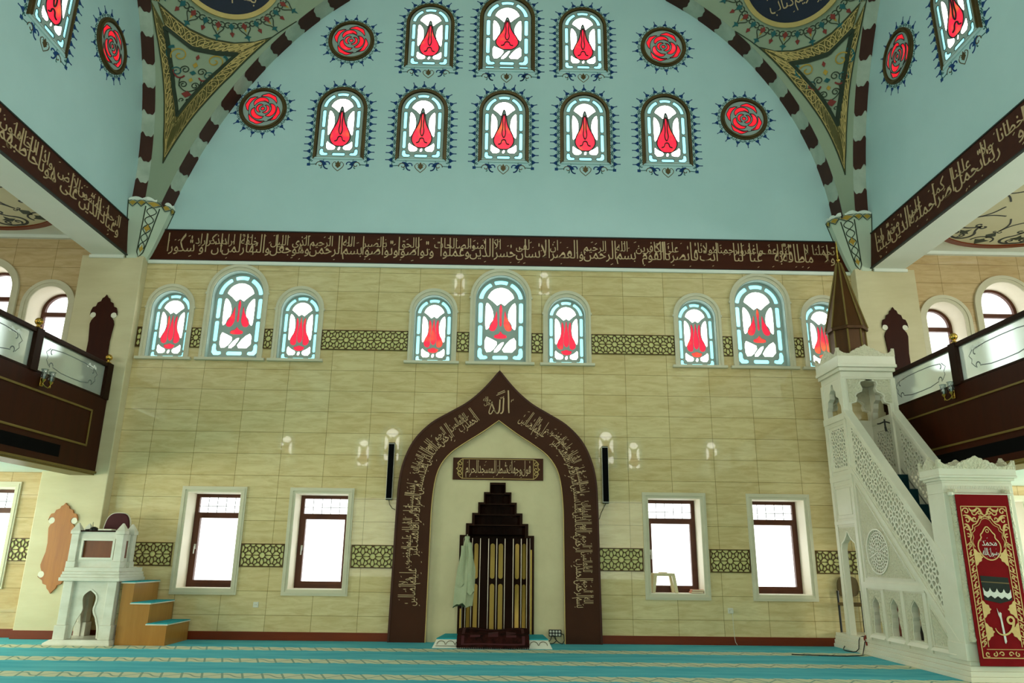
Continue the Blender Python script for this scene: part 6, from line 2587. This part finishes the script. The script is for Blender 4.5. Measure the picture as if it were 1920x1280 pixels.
# medallion with letters
wm = MB()
med = [(0, 1.255), (.05, 1.27), (.09, 1.31), (.115, 1.37), (.105, 1.43), (.065, 1.47), (.075, 1.50), (.05, 1.52), (.03, 1.555), (0, 1.585)]
med = med + [(-p[0], p[1]) for p in reversed(med[1:-1])]
med = [(p[0] * 1.18, 1.135 + (p[1] - 1.255) * 1.17) for p in med]
wm.ribbon(chaikin(med, 1), .013, BMm, closed=True)
wm.ribbon(circ(0, 1.465, .018, 8), .008, BMm, closed=True)
wm.build('medallion_outline', T['embroid'], bn)
lt = MB()
script(lt, 'محمد', .18, .135, lambda u, v, o: BMm(u + .09, v + 1.265, o), 1, seed=4, thick=.004)
script(lt, 'رسول الله', .19, .11, lambda u, v, o: BMm(u + .095, v + 1.165, o), 1, seed=6, thick=.004)
lt.build('medallion_lettering', T['whitecl'], bn)
# cube-shaped shrine emblem: dark cloth block with gathered white hem
kb = MB()
kb.poly([(-.165, .965), (.155, .945), (.165, .70), (.02, .665), (-.155, .70)], BMm, 0, .004)
kb.build('dark_emblem', T['charcoal'], bn)
kw = MB()
for k in range(4):
    x0, x1 = -.155 + k * .079, -.155 + (k + 1) * .079
    z = .80 - .006 * k
    kw.poly([(x0, z + .035), (x0 + .016, z + .0), (x0 + .04, z - .012), (x1 - .016, z), (x1, z + .032), (x1, z - .05), (x0 + .04, z - .075), (x0, z - .045)], BMm, .004, .008)
kw.build('white_hem', T['whitecl'], bn)
kg = MB()
kg.ribbon([(-.165, .90), (.157, .882)], .012, BMm, .004, .006)
kg.build('emblem_band', T['bronze'], bn)
# alif and waw
aw = MB()
aw.plate([(-.002, .235), (.018, .26), (-.002, .52), (.004, .56), (-.018, .572), (-.03, .55), (-.05, .612), (-.042, .54), (-.024, .50), (-.012, .25)], [], 0, .005, lambda u, v, o: BMm(u * .8 + .01, v, o))
aw.build('white_alif', T['whitecl'], bn)
ww = MB()
ww.ribbon(bez((.135, .47), (.12, .33), (-.05, .27), (-.085, .40), 20), .026, BMm, .005, .009, taper=lambda t: 1.1 - .8 * t)
ww.ribbon(circ(.105, .485, .036, 18), .024, BMm, .005, .009, closed=True)
ww.build('gold_waw', T['embroid'], bn)

# things kept under and inside the minbar
def chair_simple(x, y, z, rz, label, seatm, framem):
    t = thing('chair', label, 'chair', (x, y, z), 'dark chairs stored under the minbar')
    c, s = math.cos(rz), math.sin(rz)
    mp = lambda a, b, d: (x + a * c - b * s, y + a * s + b * c, z + d)
    m = MB()
    m.box(-.20, .20, -.19, .19, .40, .445, mp=mp)
    m.build('seat', seatm, t, bevel=.01)
    m = MB()
    pts = chaikin([(-.17, .52), (-.17, .78), (-.08, .84), (.08, .84), (.17, .78), (.17, .52)], 2)
    m.plate(pts, [], 0, .03, lambda u, v, o: mp(u, .20 + o, v))
    m.build('backrest', seatm, t)
    for a in (-.185, .185):
        for b in (-.18, .19):
            m = MB()
            m.tube([mp(a, b, 0), mp(a, b, .42 if b < 0 else .62)], .018, 8)
            m.build('leg', framem, t)
    return t


chair_simple(5.62, -.255, .216, 0.0, 'black framed chair with dark back stored inside the minbar doorway', T['bronze'], T['black'])
t = thing('red_panel', 'red lacquered board leaning inside the first arched opening of the minbar', 'board', (5.80, -1.45, .215))
MB().box(5.62, 5.66, -1.62, -1.36, .216, .90).build('board', T['redwood'], t, bevel=.004)
t = thing('speaker_bag', 'black bag hanging among cables inside the middle opening of the minbar', 'bag', (5.7, -2.05, .216))
MB().lathe([(.035, 0), (.06, .03), (.065, .14), (.045, .24), (.015, .30)], (5.66, -2.08, .217), 14).build('body', T['black'], t, smooth=True)
MB().tube([(5.66, -2.08, .50), (5.62, -2.0, .62), (5.58, -1.90, .76), (5.60, -1.95, .82)], .008, 6).build('strap', T['black'], t)
t = thing('cable_tangle', 'tangled dark cables inside the middle opening of the minbar', 'cable', (5.6, -1.9, .216))
m = MB()
for k, pts in enumerate(([(5.52, -1.80, .225), (5.50, -1.86, .40), (5.52, -1.93, .50), (5.51, -1.97, .62), (5.54, -1.92, .80)], [(5.50, -1.82, .226), (5.49, -1.95, .42), (5.52, -2.0, .56), (5.50, -1.9, .70)],
                         [(5.53, -2.05, .226), (5.50, -1.90, .33), (5.51, -1.86, .45)])):
    m.tube(resample(pts, 14), .006, 6)
m.build('wires', T['black'], t)
t = thing('bronze_vase', 'dull brass vessel standing inside the third arched opening of the minbar', 'vessel', (5.68, -2.52, .215))
MB().lathe([(.06, 0), (.075, .04), (.085, .14), (.06, .24), (.03, .30), (.032, .36), (.045, .38)], (5.66, -2.52, .216), 18).build('body', T['bronze'], t, smooth=True)
t = thing('floor_cable', 'black cables with red connectors trailing over the minbar plinth onto the carpet', 'cable', (5.3, -1.0, .0))
PL = lambda pts: resample(pts, 16)
m = MB()
m.tube(PL([(5.52, -.78, .222), (5.38, -.82, .225), (5.33, -.86, .19), (5.315, -.88, .12), (5.295, -.90, .06), (5.26, -.86, .010), (5.20, -.66, .010), (5.24, -.50, .014), (5.295, -.44, .05)]), .007, 6)
m.tube(PL([(5.50, -.98, .222), (5.37, -1.0, .226), (5.335, -1.03, .17), (5.30, -1.04, .06), (5.27, -1.07, .010), (5.18, -1.25, .010), (4.9, -1.32, .009), (4.4, -1.22, .009), (4.2, -1.18, .009)]), .007, 6)
m.build('black_wire', T['black'], t, smooth=True)
m = MB()
for (x, y, z) in ((5.335, -1.03, .19), (5.33, -1.09, .13), (5.345, -1.05, .215)):
    m.tube([(x, y, z), (x - .008, y - .012, z + .045)], .012, 8)
m.build('red_connector', T['redwood'], t, smooth=True)
# microphone arm clamped inside the tower
t = thing('microphone_arm', 'dark jointed microphone arm clamped at the top of the minbar stairs', 'microphone', (6.02, -1.06, 3.30))
m = MB()
m.tube([(6.12, -1.06, 3.36), (6.02, -1.06, 3.385), (5.94, -1.06, 3.35), (5.90, -1.06, 3.345)], .010, 8)
m.tube([(6.02, -1.06, 3.42), (6.02, -1.06, 3.30)], .012, 8)
m.build('arm', T['black'], t)
MB().tube([(6.02, -1.06, 3.30), (6.03, -1.06, 3.23)], .016, 10).build('microphone_head', T['black'], t)
